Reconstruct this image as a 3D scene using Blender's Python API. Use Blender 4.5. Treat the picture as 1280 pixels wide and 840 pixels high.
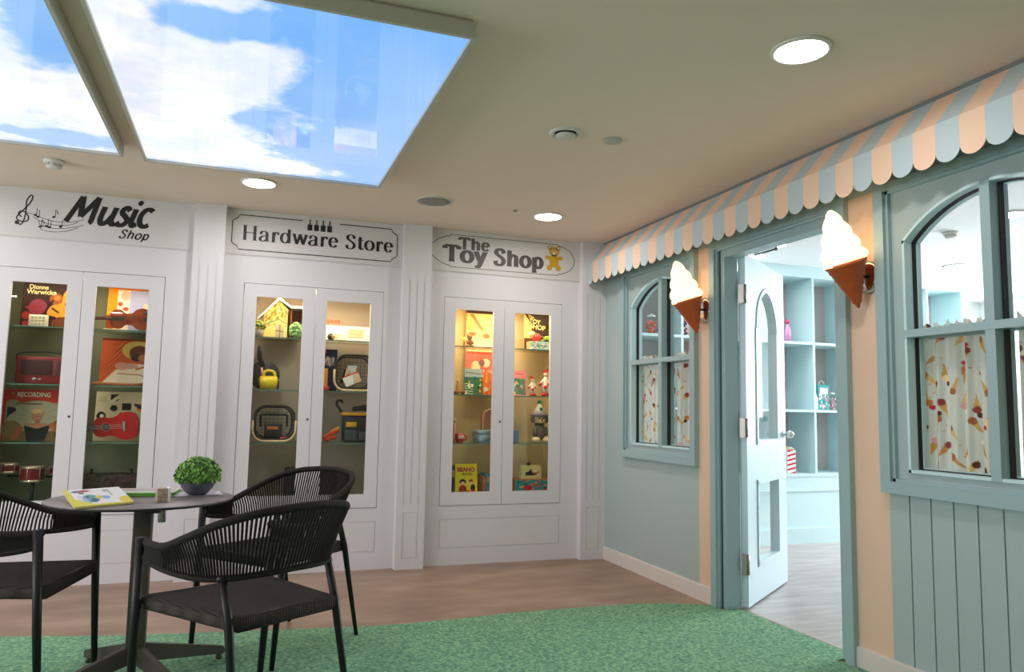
import bpy, bmesh, math, random
import numpy as np
from mathutils import Vector, Matrix
for o in list(bpy.data.objects): bpy.data.objects.remove(o)
S = bpy.context.scene
COL = S.collection
R = math.radians
PI = math.pi

# ------------------------------------------------------------------ camera
cd = bpy.data.cameras.new('camera'); cam = bpy.data.objects.new('camera', cd); COL.objects.link(cam)
cam.location = (-2.619676, -5.253433, 1.104053)
cam.rotation_euler = (R(95.54298), R(-1.03949), R(-19.74238))
cd.sensor_width = 36; cd.sensor_fit = 'HORIZONTAL'; cd.lens = 939.848 * 36 / 1280; cd.clip_start = .05
S.camera = cam
# ------------------------------------------------------------------ world, exposure
S.view_settings.view_transform = 'Standard'; S.view_settings.look = 'None'
S.view_settings.gamma = 1; S.view_settings.use_curve_mapping = False
S.view_settings.exposure = 0.08
w = bpy.data.worlds.new('world'); S.world = w; w.use_nodes = True
w.node_tree.nodes['Background'].inputs[0].default_value = (.80, .90, 1, 1)
w.node_tree.nodes['Background'].inputs[1].default_value = 2.5

def area_light(name, loc, rot, sx, sy, power, color, shape='RECTANGLE', spread=180):
    l = bpy.data.lights.new(name, 'AREA'); l.shape = shape; l.size = sx; l.size_y = sy
    l.energy = power; l.color = color; l.spread = R(spread)
    o = bpy.data.objects.new(name, l); o.location = loc; o.rotation_euler = rot; COL.objects.link(o); return o
# daylight coming through the ice cream shop's window; second, an added unseen fill light
area_light('shop_daylight', (5.45, -.9, 1.65), (0, R(90), 0), 1.3, 2.9, 300, (.90, .95, 1))
area_light('side_fill', (-6.75, -2.9, 1.5), (0, R(-90), 0), 1.4, 3.8, 60, (1, .95, 1))

# power of the lamps
DOWNLIGHT = 108.0; SKY = 1.0; SHOP_LAMP = 100.0; CONE = 2.1

# ------------------------------------------------------------------ colour and materials
def lin(c):
    c = np.asarray(c, float) / 255.0
    return np.where(c <= .04045, c / 12.92, ((c + .055) / 1.055) ** 2.4)
def L4(c): return tuple(lin(c)) + (1,)

def mat(name, col=(200, 200, 200), rough=.5, metal=0, spec=.5, coat=0, bump=None, noise=None, vcol=False, emit=None, translucent=0, sheen=0):
    m = bpy.data.materials.new(name); m.use_nodes = True
    nt = m.node_tree; b = nt.nodes['Principled BSDF']
    b.inputs['Base Color'].default_value = L4(col); b.inputs['Roughness'].default_value = rough
    b.inputs['Metallic'].default_value = metal; b.inputs['Specular IOR Level'].default_value = spec
    b.inputs['Coat Weight'].default_value = coat; b.inputs['Coat Roughness'].default_value = .05
    tc = nt.nodes.new('ShaderNodeTexCoord')
    if vcol:
        a = nt.nodes.new('ShaderNodeAttribute'); a.attribute_name = 'Col'
        nt.links.new(a.outputs['Color'], b.inputs['Base Color'])
        if emit:
            nt.links.new(a.outputs['Color'], b.inputs['Emission Color']); b.inputs['Emission Strength'].default_value = emit
            b.inputs['Base Color'].default_value = (0, 0, 0, 1)
            for l in list(nt.links):
                if l.to_socket == b.inputs['Base Color']: nt.links.remove(l)
    elif emit:
        b.inputs['Emission Color'].default_value = L4(col); b.inputs['Emission Strength'].default_value = emit
    if noise:   # (scale, detail, list of (pos, colour))
        n = nt.nodes.new('ShaderNodeTexNoise'); n.inputs['Scale'].default_value = noise[0]; n.inputs['Detail'].default_value = noise[1]
        mp = nt.nodes.new('ShaderNodeMapping'); mp.inputs['Scale'].default_value = noise[3] if len(noise) > 3 else (1, 1, 1)
        r = nt.nodes.new('ShaderNodeValToRGB'); e = r.color_ramp.elements
        while len(e) < len(noise[2]): e.new(.5)
        for i, (p, c) in enumerate(noise[2]): e[i].position = p; e[i].color = L4(c)
        nt.links.new(tc.outputs['Object'], mp.inputs[0]); nt.links.new(mp.outputs[0], n.inputs['Vector'])
        nt.links.new(n.outputs['Fac'], r.inputs[0]); nt.links.new(r.outputs[0], b.inputs['Base Color'])
    if bump:    # (kind, scale, strength, distance)
        t = nt.nodes.new('ShaderNodeTexWave' if bump[0].startswith('wave') else 'ShaderNodeTexNoise')
        t.inputs['Scale'].default_value = bump[1]
        if bump[0] == 'wave_x': t.bands_direction = 'X'
        if bump[0] == 'wave_y': t.bands_direction = 'Y'
        if bump[0] == 'wave_z': t.bands_direction = 'Z'
        nt.links.new(tc.outputs['Object'], t.inputs['Vector'])
        bp = nt.nodes.new('ShaderNodeBump'); bp.inputs['Strength'].default_value = bump[2]; bp.inputs['Distance'].default_value = bump[3]
        nt.links.new(t.outputs['Fac'], bp.inputs['Height']); nt.links.new(bp.outputs[0], b.inputs['Normal'])
    if translucent:
        tr = nt.nodes.new('ShaderNodeBsdfTranslucent'); mx = nt.nodes.new('ShaderNodeMixShader'); mx.inputs[0].default_value = translucent
        src = nt.nodes.get('Attribute')
        if vcol: nt.links.new(a.outputs['Color'], tr.inputs[0])
        else: tr.inputs[0].default_value = L4(col)
        nt.links.new(b.outputs[0], mx.inputs[1]); nt.links.new(tr.outputs[0], mx.inputs[2])
        nt.links.new(mx.outputs[0], nt.nodes['Material Output'].inputs[0])
    return m

def glass_mat(name, tint=(1, 1, 1), gloss=1.0):
    m = bpy.data.materials.new(name); m.use_nodes = True; nt = m.node_tree; nt.nodes.clear()
    out = nt.nodes.new('ShaderNodeOutputMaterial'); mx = nt.nodes.new('ShaderNodeMixShader')
    t = nt.nodes.new('ShaderNodeBsdfTransparent'); t.inputs[0].default_value = tuple(tint) + (1,)
    g = nt.nodes.new('ShaderNodeBsdfGlossy'); g.inputs['Roughness'].default_value = .02
    f = nt.nodes.new('ShaderNodeLayerWeight')
    po = nt.nodes.new('ShaderNodeMath'); po.operation = 'POWER'; po.inputs[1].default_value = 5
    mu = nt.nodes.new('ShaderNodeMath'); mu.operation = 'MULTIPLY_ADD'; mu.inputs[1].default_value = .94 * gloss; mu.inputs[2].default_value = .04 * gloss
    nt.links.new(f.outputs['Facing'], po.inputs[0]); nt.links.new(po.outputs[0], mu.inputs[0]); nt.links.new(mu.outputs[0], mx.inputs[0])
    nt.links.new(t.outputs[0], mx.inputs[1]); nt.links.new(g.outputs[0], mx.inputs[2]); nt.links.new(mx.outputs[0], out.inputs[0])
    return m

M = {}
M['white'] = mat('cabinet_white', (222, 219, 222), .45)
M['sign'] = mat('sign_white', (214, 211, 211), .5)
M['inside_music'] = mat('cabinet_inside_green', (138, 140, 112), .8, spec=.2)
M['inside_hard'] = mat('cabinet_inside_cream', (182, 170, 156), .8, spec=.2)
M['inside_toy'] = mat('cabinet_inside_warm', (214, 192, 150), .8, spec=.2)
M['ceil'] = mat('ceiling_paint', (243, 221, 203), .9)
M['shop_ceil'] = mat('shop_ceiling_paint', (236, 238, 238), .9)
M['wall'] = mat('plain_wall', (205, 196, 184), .85)
M['teal'] = mat('teal_paint', (170, 188, 188), .5, bump=('noise', 60, .05, .001))
M['frame'] = mat('aqua_frame_paint', (158, 184, 188), .4)
M['aqua'] = mat('pale_aqua_paint', (202, 230, 234), .45)
M['door'] = mat('door_paint', (200, 224, 232), .35)
M['peach'] = mat('peach_paint', (232, 198, 172), .6)
M['back'] = mat('unit_back', (205, 190, 184), .7)
M['skirt'] = mat('skirting_white', (222, 214, 208), .45)
M['floor'] = mat('brown_vinyl', (150, 125, 108), .42, spec=.35, noise=(2.2, 6, [(.3, (134, 110, 94)), (.5, (150, 125, 107)), (.7, (166, 141, 124))], (1, 2.4, 1)))
M['shopfloor'] = mat('grey_vinyl', (176, 166, 162), .4, noise=(3, 5, [(.3, (160, 152, 148)), (.7, (190, 182, 178))], (1, 6, 1)))
M['grass'] = mat('green_carpet', (90, 160, 100), .95, spec=.1, noise=(75, 3, [(.28, (76, 122, 104)), (.44, (106, 152, 126)), (.58, (130, 174, 138)), (.74, (170, 202, 146))]), bump=('noise', 220, .6, .004))
M['black'] = mat('black_metal', (15, 15, 16), .42, spec=.35)
M['rope'] = mat('dark_rope', (36, 32, 28), .8, spec=.25, bump=('noise', 260, .5, .002))
M['seat'] = mat('woven_seat', (66, 60, 56), .85, spec=.2, bump=('wave_x', 38, 1.0, .008))
M['table'] = mat('table_laminate', (128, 118, 116), .42, noise=(9, 4, [(.3, (118, 108, 106)), (.7, (138, 128, 126))], (1, 8, 1)))
M['bronze'] = mat('bronze_metal', (84, 76, 70), .45, metal=.3)
M['silver'] = mat('brushed_silver', (170, 166, 160), .38, metal=1)
M['chrome'] = mat('chrome', (220, 220, 222), .12, metal=1)
M['alu'] = mat('panel_frame_grey', (196, 190, 178), .45)
M['ink'] = mat('black_ink', (22, 26, 24), .5)
M['ink2'] = mat('charcoal_ink', (82, 76, 76), .5)
M['gold'] = mat('gold_ink', (206, 160, 24), .5)
M['glass'] = glass_mat('clear_glass', (.98, .99, .98), .6)
M['shelf_glass'] = glass_mat('shelf_glass', (.90, .95, .92), .8)
M['edge'] = mat('glass_edge', (86, 124, 104), .2, spec=.6)
M['edge_shade'] = mat('black_edge_shade', (26, 28, 30), .6)  # black colour stands in for shadow and reflection in the glass edge
M['lamp'] = mat('lamp_diffuser', (255, 246, 242), .5, emit=DOWNLIGHT)
M['shoplamp'] = mat('shop_lamp_diffuser', (250, 252, 255), .5, emit=SHOP_LAMP)
M['led'] = mat('cabinet_led', (255, 214, 140), .5, emit=4)
M['sky'] = mat('sky_print', vcol=True, emit=SKY, rough=.04, spec=.5)
M['print'] = mat('printed_card', vcol=True, rough=.6, spec=.15)
M['gloss'] = mat('glossy_print', vcol=True, rough=.3, spec=.3)
M['cloth'] = mat('printed_cotton', vcol=True, rough=.9, translucent=.15)
M['stripe_a'] = mat('awning_blue', (186, 204, 210), .7)
M['stripe_p'] = mat('awning_peach', (238, 204, 178), .7)
M['cream_lit'] = mat('lit_ice_cream', (255, 220, 160), .5, emit=CONE)
M['cone'] = mat('wafer_cone', (196, 88, 34), .42, bump=('noise', 30, .1, .003))
M['leaf'] = mat('box_leaf', (80, 138, 40), .6, noise=(40, 2, [(.35, (44, 88, 28)), (.65, (100, 154, 52))]))
M['bowl'] = mat('slate_bowl', (84, 86, 94), .55, noise=(30, 3, [(.3, (72, 74, 82)), (.7, (98, 100, 108))]))
def cm(name, c, rough=.45, **k):
    key = 'c_' + name
    if key not in M: M[key] = mat(name, c, rough, **k)
    return M[key]

# ------------------------------------------------------------------ object helpers
def tag(o, label=None, cat=None, group=None, kind=None):
    if label: o['label'] = label
    if cat: o['category'] = cat
    if group: o['group'] = group
    if kind: o['kind'] = kind
    return o
def root_loc(p):
    while p.parent: p = p.parent
    return p.location
def thing(name, label, cat, loc=(0, 0, 0), group=None, rz=0):
    o = bpy.data.objects.new(name, None); COL.objects.link(o); o.location = loc; o.rotation_euler[2] = rz
    o.empty_display_size = .05
    return tag(o, label, cat, group)

class MB:
    def __init__(s): s.v = []; s.f = []; s.m = []; s.sm = []; s.c = None
    def add(s, vs, fs, m=0, smooth=False):
        b = len(s.v); s.v += [tuple(v) for v in vs]
        for f in fs: s.f.append([i + b for i in f]); s.m.append(m); s.sm.append(smooth)
        return s
    def box(s, x0, x1, y0, y1, z0, z1, m=0):
        if x0 > x1: x0, x1 = x1, x0
        if y0 > y1: y0, y1 = y1, y0
        if z0 > z1: z0, z1 = z1, z0
        vs = [(x0, y0, z0), (x1, y0, z0), (x1, y1, z0), (x0, y1, z0), (x0, y0, z1), (x1, y0, z1), (x1, y1, z1), (x0, y1, z1)]
        return s.add(vs, [(0, 3, 2, 1), (4, 5, 6, 7), (0, 1, 5, 4), (1, 2, 6, 5), (2, 3, 7, 6), (3, 0, 4, 7)], m)
    def rbox(s, x0, x1, y0, y1, z0, z1, r=.004, m=0, mx=None, seg=2):
        bm = bmesh.new(); bmesh.ops.create_cube(bm, size=1)
        for v in bm.verts: v.co = Vector((x0 + (v.co.x + .5) * (x1 - x0), y0 + (v.co.y + .5) * (y1 - y0), z0 + (v.co.z + .5) * (z1 - z0)))
        bmesh.ops.bevel(bm, geom=list(bm.edges), offset=r, segments=seg, affect='EDGES', profile=.5)
        vs = [(mx @ v.co if mx else v.co) for v in bm.verts]
        s.add(vs, [[v.index for v in f.verts] for f in bm.faces], m, True); bm.free(); return s
    def tube(s, pts, r, n=8, m=0, closed=False, cap=True):
        pts = [Vector(p) for p in pts]; k = len(pts)
        rs = r if isinstance(r, (list, tuple)) else [r] * k
        up = None; rings = []
        for i, p in enumerate(pts):
            if closed: t = pts[(i + 1) % k] - pts[i - 1]
            else: t = pts[min(i + 1, k - 1)] - pts[max(i - 1, 0)]
            t = t.normalized() if t.length > 1e-9 else Vector((0, 0, 1))
            if up is None:
                a = Vector((0, 0, 1)) if abs(t.z) < .9 else Vector((1, 0, 0)); up = t.cross(a).normalized()
            else:
                up = (up - t * up.dot(t)); up = up.normalized() if up.length > 1e-6 else t.orthogonal().normalized()
            b = t.cross(up)
            rings.append([p + (up * math.cos(2 * PI * j / n) + b * math.sin(2 * PI * j / n)) * rs[i] for j in range(n)])
        vs = [v for rr in rings for v in rr]; fs = []
        for i in range(k if closed else k - 1):
            a = i * n; c = ((i + 1) % k) * n
            for j in range(n): fs.append((a + j, a + (j + 1) % n, c + (j + 1) % n, c + j))
        if not closed and cap: fs.append(tuple(range(n))[::-1]); fs.append(tuple(range((k - 1) * n, k * n)))
        return s.add(vs, fs, m, True)
    def lathe(s, prof, c=(0, 0, 0), n=24, m=0, mx=None, smooth=True, cap=True):
        vs = []; fs = []; k = len(prof)
        for r, z in prof:
            for j in range(n):
                v = Vector((r * math.cos(2 * PI * j / n), r * math.sin(2 * PI * j / n), z))
                if mx: v = mx @ v
                vs.append(v + Vector(c))
        for i in range(k - 1):
            for j in range(n): fs.append((i * n + j, i * n + (j + 1) % n, (i + 1) * n + (j + 1) % n, (i + 1) * n + j))
        if cap: fs.append(tuple(range(n))[::-1]); fs.append(tuple(range((k - 1) * n, k * n)))
        return s.add(vs, fs, m, smooth)
    def ball(s, c, rx, ry=None, rz=None, m=0, n=16, k=10, mx=None):
        ry = rx if ry is None else ry; rz = rx if rz is None else rz
        vs = []; fs = []
        for i in range(k + 1):
            a = PI * i / k
            for j in range(n):
                b = 2 * PI * j / n
                v = Vector((rx * math.sin(a) * math.cos(b), ry * math.sin(a) * math.sin(b), -rz * math.cos(a)))
                if mx: v = mx @ v
                vs.append(v + Vector(c))
        for i in range(k):
            for j in range(n): fs.append((i * n + j, i * n + (j + 1) % n, (i + 1) * n + (j + 1) % n, (i + 1) * n + j))
        return s.add(vs, fs, m, True)
    def prism(s, poly, fn, d0, d1, m=0, smooth=False):      # poly in 2D, fn(u,v,d) -> xyz
        k = len(poly)
        vs = [fn(u, v, d0) for u, v in poly] + [fn(u, v, d1) for u, v in poly]
        fs = [tuple(range(k)), tuple(range(k, 2 * k))[::-1]]
        for i in range(k): fs.append((i, (i + 1) % k, (i + 1) % k + k, i + k))
        return s.add(vs, fs, m, smooth)
    def build(s, name, mats, parent=None, org=None, local=False):
        if not isinstance(mats, (list, tuple)): mats = [mats]
        V = np.array(s.v, float).reshape(-1, 3)
        if parent is not None: o0 = np.array((0, 0, 0) if local else root_loc(parent))
        elif org is not None: o0 = np.array(org)
        else: o0 = np.array(((V[:, 0].min() + V[:, 0].max()) / 2, (V[:, 1].min() + V[:, 1].max()) / 2, V[:, 2].min()))
        me = bpy.data.meshes.new(name); me.from_pydata((V - o0).tolist(), [], s.f)
        for mm in mats: me.materials.append(mm)
        me.polygons.foreach_set('material_index', s.m); me.polygons.foreach_set('use_smooth', s.sm)
        if s.c is not None:
            a = me.color_attributes.new('Col', 'FLOAT_COLOR', 'POINT'); a.data.foreach_set('color', np.asarray(s.c, np.float32).ravel())
        me.update()
        bm = bmesh.new(); bm.from_mesh(me)
        if s.c is None: bmesh.ops.recalc_face_normals(bm, faces=bm.faces)
        bm.to_mesh(me); bm.free()
        o = bpy.data.objects.new(name, me); COL.objects.link(o)
        if parent is not None: o.parent = parent
        else: o.location = o0
        return o
def struct(o): o['kind'] = 'structure'; return o
def copy_tree(o, parent=None):
    c = o.copy(); COL.objects.link(c)
    if parent: c.parent = parent
    for ch in [x for x in bpy.data.objects if x.parent == o]: copy_tree(ch, c)
    return c
def crom(P, n=8, closed=False):
    P = [np.array(p, float) for p in P]; k = len(P); out = []
    for i in range(k if closed else k - 1):
        p0 = P[(i - 1) % k] if (closed or i > 0) else 2 * P[0] - P[1]
        p1 = P[i]; p2 = P[(i + 1) % k]
        p3 = P[(i + 2) % k] if (closed or i + 2 < k) else 2 * P[-1] - P[-2]
        for j in range(n):
            t = j / n
            out.append(.5 * ((2 * p1) + (-p0 + p2) * t + (2 * p0 - 5 * p1 + 4 * p2 - p3) * t * t + (-p0 + 3 * p1 - 3 * p2 + p3) * t ** 3))
    if not closed: out.append(P[-1])
    return out
def grooved(mb, u0, u1, v0, v1, grooves, fn, m=0, holes=(), depth=.004, thick=.02):
    """a board with milled grooves (rectangles) and open holes; fn(u,v,d) -> xyz, d = depth behind the face"""
    us = sorted({u0, u1, *[g[i] for g in list(grooves) + list(holes) for i in (0, 1)]})
    vs = sorted({v0, v1, *[g[i] for g in list(grooves) + list(holes) for i in (2, 3)]})
    us = [u for u in us if u0 <= u <= u1]; vs = [v for v in vs if v0 <= v <= v1]
    inside = lambda r, a, b: r[0] < a < r[1] and r[2] < b < r[3]
    for i in range(len(us) - 1):
        j = 0
        while j < len(vs) - 1:
            a = (us[i] + us[i + 1]) / 2
            def kind(jj):
                b = (vs[jj] + vs[jj + 1]) / 2
                if any(inside(h, a, b) for h in holes): return 2
                return 1 if any(inside(g, a, b) for g in grooves) else 0
            k = kind(j); e = j + 1
            while e < len(vs) - 1 and kind(e) == k: e += 1
            if k < 2:
                d0 = depth if k == 1 else 0
                P = [fn(us[i], vs[j], d0), fn(us[i + 1], vs[e], thick)]
                mb.box(P[0][0], P[1][0], P[0][1], P[1][1], P[0][2], P[1][2], m)
            j = e
def ring(u0, u1, v0, v1, g=.006):
    return [(u0, u1, v0, v0 + g), (u0, u1, v1 - g, v1), (u0, u0 + g, v0, v1), (u1 - g, u1, v0, v1)]

# painted panels: colours of a print laid down on a fine grid of vertices
class Cv:
    def __init__(s, nu, nv, col):
        s.nu, s.nv = nu, nv
        s.U, s.V = np.meshgrid(np.linspace(0, 1, nu), np.linspace(0, 1, nv)); s.C = np.ones((nv, nu, 3)) * np.array(col, float)
    def mask(s, mk, col, a=1): s.C[mk] = s.C[mk] * (1 - a) + np.array(col, float) * a; return s
    def rect(s, a, b, c, d, col, al=1): return s.mask((s.U >= a) & (s.U <= b) & (s.V >= c) & (s.V <= d), col, al)
    def ell(s, cu, cv, ru, rv, col, ang=0, al=1):
        x = s.U - cu; y = s.V - cv; c, q = math.cos(ang), math.sin(ang)
        return s.mask(((x * c + y * q) / ru) ** 2 + ((-x * q + y * c) / rv) ** 2 <= 1, col, al)
    def poly(s, pts, col, al=1):
        ins = np.zeros(s.U.shape, bool); k = len(pts)
        for i in range(k):
            x1, y1 = pts[i]; x2, y2 = pts[(i + 1) % k]
            if y1 == y2: continue
            c = ((y1 > s.V) != (y2 > s.V)) & (s.U < (x2 - x1) * (s.V - y1) / (y2 - y1) + x1); ins ^= c
        return s.mask(ins, col, al)
    def line(s, pts, wd, col):
        for (x1, y1), (x2, y2) in zip(pts, pts[1:]):
            dx, dy = x2 - x1, y2 - y1; t = np.clip(((s.U - x1) * dx + (s.V - y1) * dy) / (dx * dx + dy * dy + 1e-12), 0, 1)
            s.mask((s.U - x1 - t * dx) ** 2 + (s.V - y1 - t * dy) ** 2 <= wd * wd, col)
        return s
    def dots(s, seed, n, r, cols, box=(0, 1, 0, 1)):
        rg = random.Random(seed)
        for _ in range(n): s.ell(rg.uniform(box[0], box[1]), rg.uniform(box[2], box[3]), r * rg.uniform(.5, 1.4), r * rg.uniform(.5, 1.4), rg.choice(cols), rg.uniform(0, 3))
        return s
def board(name, cv, P, U, V, th, parent=None, mt='print', edge=(230, 228, 220), org=None):
    """a rigid printed sheet: lower-left corner P, edges U and V, thickness th behind the printed face"""
    P, U, V = Vector(P), Vector(U), Vector(V); N = V.cross(U).normalized() * th
    mb = MB(); nu, nv = cv.nu, cv.nv
    vs = [P + U * u + V * v for v in np.linspace(0, 1, nv) for u in np.linspace(0, 1, nu)]
    fs = [(j * nu + i, j * nu + i + 1, (j + 1) * nu + i + 1, (j + 1) * nu + i) for j in range(nv - 1) for i in range(nu - 1)]
    mb.add(vs, fs)
    c = [P, P + U, P + U + V, P + V]; e = .0004 * N.normalized()
    mb.add([x + e for x in c] + [x + N for x in c], [(4, 7, 6, 5), (0, 4, 5, 1), (1, 5, 6, 2), (2, 6, 7, 3), (3, 7, 4, 0)])
    colr = np.ones((len(mb.v), 4)); colr[:nu * nv, :3] = lin(np.clip(cv.C, 0, 255).reshape(-1, 3)); colr[nu * nv:, :3] = lin(edge)
    mb.c = colr
    return mb.build(name, M[mt], parent, org=org if org is not None else (P + U / 2 + N / 2))
def standing(name, cv, x0, x1, z0, z1, y, lean=.02, th=.006, label=None, cat=None, parent=None, group=None, **k):
    o = board(name, cv, (x0, y, z0 + .0015), (x1 - x0, 0, 0), (0, lean, z1 - z0 - .0015), th, parent, **k)
    if label: tag(o, label, cat, group)
    return o

# lettering: built-in font squeezed into a box
def text(name, s, mt, parent, place, wid, hei, bold=0, shear=0, ext=.0006):
    """place: Matrix putting the text's lower-left corner; scaled to wid x hei"""
    cu = bpy.data.curves.new(name, 'FONT'); cu.body = s; cu.size = 1; cu.offset = bold; cu.shear = shear; cu.extrude = 0.0; cu.resolution_u = 3
    t = bpy.data.objects.new('tmp', cu); COL.objects.link(t); bpy.context.view_layer.update()
    me = bpy.data.meshes.new_from_object(t.evaluated_get(bpy.context.evaluated_depsgraph_get())); bpy.data.objects.remove(t)
    co = np.array([v.co[:] for v in me.vertices]); mn, mxx = co.min(0), co.max(0)
    o0 = Vector(root_loc(parent)) if parent else Vector()
    for v in me.vertices:
        q = Vector(((v.co.x - mn[0]) / (mxx[0] - mn[0]) * wid, (v.co.y - mn[1]) / (mxx[1] - mn[1]) * hei, 0)); v.co = place @ q - o0
    me.materials.append(mt); o = bpy.data.objects.new(name, me); COL.objects.link(o)
    if parent: o.parent = parent
    return o
def plate(x, y, z, lean=0, tilt=0):   # a text matrix facing -Y, leaning back
    return Matrix.Translation((x, y, z)) @ Matrix.Rotation(R(90) - lean, 4, 'X') @ Matrix.Rotation(tilt, 4, 'Z')

# stroke lettering for the shop signs: skeleton strokes given a broad-nib width
def arc(cx, cy, rx, ry, a0, a1, n=14):
    return [(cx + rx * math.cos(R(a0 + (a1 - a0) * i / n)), cy + ry * math.sin(R(a0 + (a1 - a0) * i / n))) for i in range(n + 1)]
GL = {
 'H': (.74, [[(.14, 0), (.14, .72)], [(.58, 0), (.58, .72)], [(.14, .37), (.58, .37)]], [(.14, 0), (.14, .72), (.58, 0), (.58, .72)], []),
 'a': (.52, [crom([(.09, .38), (.16, .48), (.27, .5), (.36, .44), (.38, .34), (.38, .1), (.41, .02), (.49, .03)], 5), crom([(.38, .29), (.2, .25), (.08, .14), (.12, .02), (.24, 0), (.38, .1)], 5)], [], [(.11, .38)]),
 'r': (.42, [[(.15, 0), (.15, .5)], crom([(.15, .3), (.21, .44), (.3, .5), (.37, .46)], 5)], [(.15, 0)], [(.36, .43)]),
 'd': (.57, [arc(.25, .25, .17, .25, 0, 360, 24), [(.43, 0), (.43, .72)]], [], []),
 'w': (.72, [[(.08, .5), (.22, 0)], [(.37, .5), (.22, 0)], [(.37, .5), (.51, 0)], [(.65, .5), (.51, 0)]], [(.08, .5), (.37, .5), (.65, .5)], []),
 'e': (.5, [[(.09, .27), (.41, .27)], arc(.25, .25, .17, .25, 5, 325, 24)], [], []),
 'S': (.56, [crom([(.45, .55), (.39, .69), (.27, .73), (.14, .67), (.12, .54), (.24, .42), (.38, .32), (.45, .19), (.38, .04), (.24, -.01), (.12, .04), (.08, .18)], 5)], [], []),
 't': (.36, [crom([(.16, .66), (.16, .4), (.16, .12), (.21, .01), (.32, .05)], 5), [(.04, .49), (.31, .49)]], [], []),
 'o': (.52, [arc(.26, .25, .19, .25, 0, 360, 28)], [], []),
 'h': (.60, [[(.14, 0), (.14, .72)], crom([(.14, .34), (.23, .47), (.34, .5), (.43, .42), (.44, .3), (.44, 0)], 5)], [(.14, 0), (.44, 0)], []),
 'y': (.54, [[(.1, .5), (.27, .03)], crom([(.44, .5), (.28, .03), (.2, -.16), (.1, -.19)], 5)], [(.1, .5), (.44, .5)], [(.1, -.17)]),
 'p': (.58, [[(.14, -.2), (.14, .5)], arc(.31, .25, .16, .24, 0, 360, 24)], [(.14, -.2)], []),
 'T': (.66, [[(.32, 0), (.32, .7)], [(.06, .7), (.58, .7)], [(.06, .7), (.06, .56)], [(.58, .7), (.58, .56)]], [(.32, 0)], []),
 'M': (.86, [[(.0, 0), (.22, .72)], [(.22, .72), (.34, .16)], [(.34, .16), (.66, .72)], [(.66, .72), (.66, .03), (.72, 0)]], [], []),
 'u': (.50, [crom([(.08, .48), (.06, .14), (.14, 0), (.26, .06), (.36, .24)], 5), crom([(.40, .48), (.36, .1), (.44, 0), (.5, .05)], 5)], [], []),
 's': (.42, [crom([(.33, .42), (.24, .5), (.14, .44), (.14, .34), (.26, .24), (.34, .13), (.26, .01), (.14, 0), (.05, .07)], 5)], [], []),
 'i': (.26, [crom([(.1, .48), (.08, .12), (.14, 0), (.24, .06)], 5)], [], [(.16, .66)]),
 'c': (.42, [arc(.24, .25, .18, .25, 50, 310, 18)], [], []),
}
def stroke_mesh(mb, pts, width, fn, d0, d1):
    pts = [np.array(p, float) for p in pts]; k = len(pts); Lf = []; Rt = []
    closed = np.linalg.norm(pts[0] - pts[-1]) < 1e-6
    for i, p in enumerate(pts):
        if closed: t = pts[(i + 1) % k if i < k - 1 else 1] - pts[i - 1 if i > 0 else k - 2]
        else: t = pts[min(i + 1, k - 1)] - pts[max(i - 1, 0)]
        t = t / (np.linalg.norm(t) + 1e-9); n = np.array((-t[1], t[0])); wd = width(t) / 2
        Lf.append(p + n * wd); Rt.append(p - n * wd)
    for i in range(k - 1):
        q = [Lf[i], Lf[i + 1], Rt[i + 1], Rt[i]]
        mb.prism([tuple(a) for a in q], fn, d0, d1)
def lettering(name, s, mt, parent, x0, x1, z0, capz, y, thick, thin, serif=0, slab=.03, shear=0, slope=0, track=0, only_caps_h=.72, pw=1.5, ball=.055):
    """letters fill x0..x1, baseline z0, capital height reaches capz; faces -Y"""
    adv = sum((GL[c][0] if c != ' ' else .3) + track for c in s); sx = (x1 - x0) / adv; sz = (capz - z0) / only_caps_h
    mb = MB(); cx = 0; kk = 0
    def width(t): return thin + (thick - thin) * abs(t[1]) ** pw
    for c in s:
        if c == ' ': cx += .3 + track; continue
        a, st, se, bl = GL[c]
        def fn(u, v, d, cx=cx): return (x0 + (cx + u + shear * v) * sx, y - d, z0 + v * sz + slope * (cx + u) * sx)
        for p in st: kk += 1; stroke_mesh(mb, p, width, fn, 0, .0012 + .00006 * kk)
        for (u, v) in (se if serif else []):
            kk += 1; mb.prism([(u - serif, v - slab / 2), (u + serif, v - slab / 2), (u + serif, v + slab / 2), (u - serif, v + slab / 2)], fn, 0, .0012 + .00006 * kk)
        for (u, v) in bl: kk += 1; mb.prism(arc(u, v, ball, ball, 0, 342, 19), fn, 0, .0012 + .00006 * kk)
        cx += a + track
    return mb.build(name, mt, parent)

# ------------------------------------------------------------------ room shell
CH = 2.40
XL, YB = -6.6, -8.2
mb = MB(); mb.box(XL, .12, YB, .5, -.08, 0); struct(mb.build('floor', M['floor']))
mb = MB(); mb.box(.12, 5.4, -6, 1.1, -.08, 0); struct(mb.build('floor', M['shopfloor']))
mb = MB(); mb.box(XL - .1, .12, YB - .1, .5, CH, CH + .08); struct(mb.build('ceiling', M['ceil']))
mb = MB(); mb.box(.12, 5.4, -6, 1.1, 2.42, 2.5); struct(mb.build('ceiling', M['shop_ceil']))
mb = MB(); mb.box(XL, 0, .38, .5, 0, CH); struct(mb.build('wall_back', M['wall']))
mb = MB(); mb.box(XL - .1, XL, YB, -4.8, 0, CH); mb.box(XL - .1, XL, -1.0, .5, 0, CH); mb.box(XL - .1, XL, -4.8, -1.0, 0, .8); mb.box(XL - .1, XL, -4.8, -1.0, 2.2, CH); struct(mb.build('wall_left', M['wall']))  # window opening added in this unseen wall to let the fill light in
mb = MB(); mb.box(XL, .12, YB - .1, YB, 0, CH)
struct(mb.build('wall_front', M['wall']))
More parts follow.
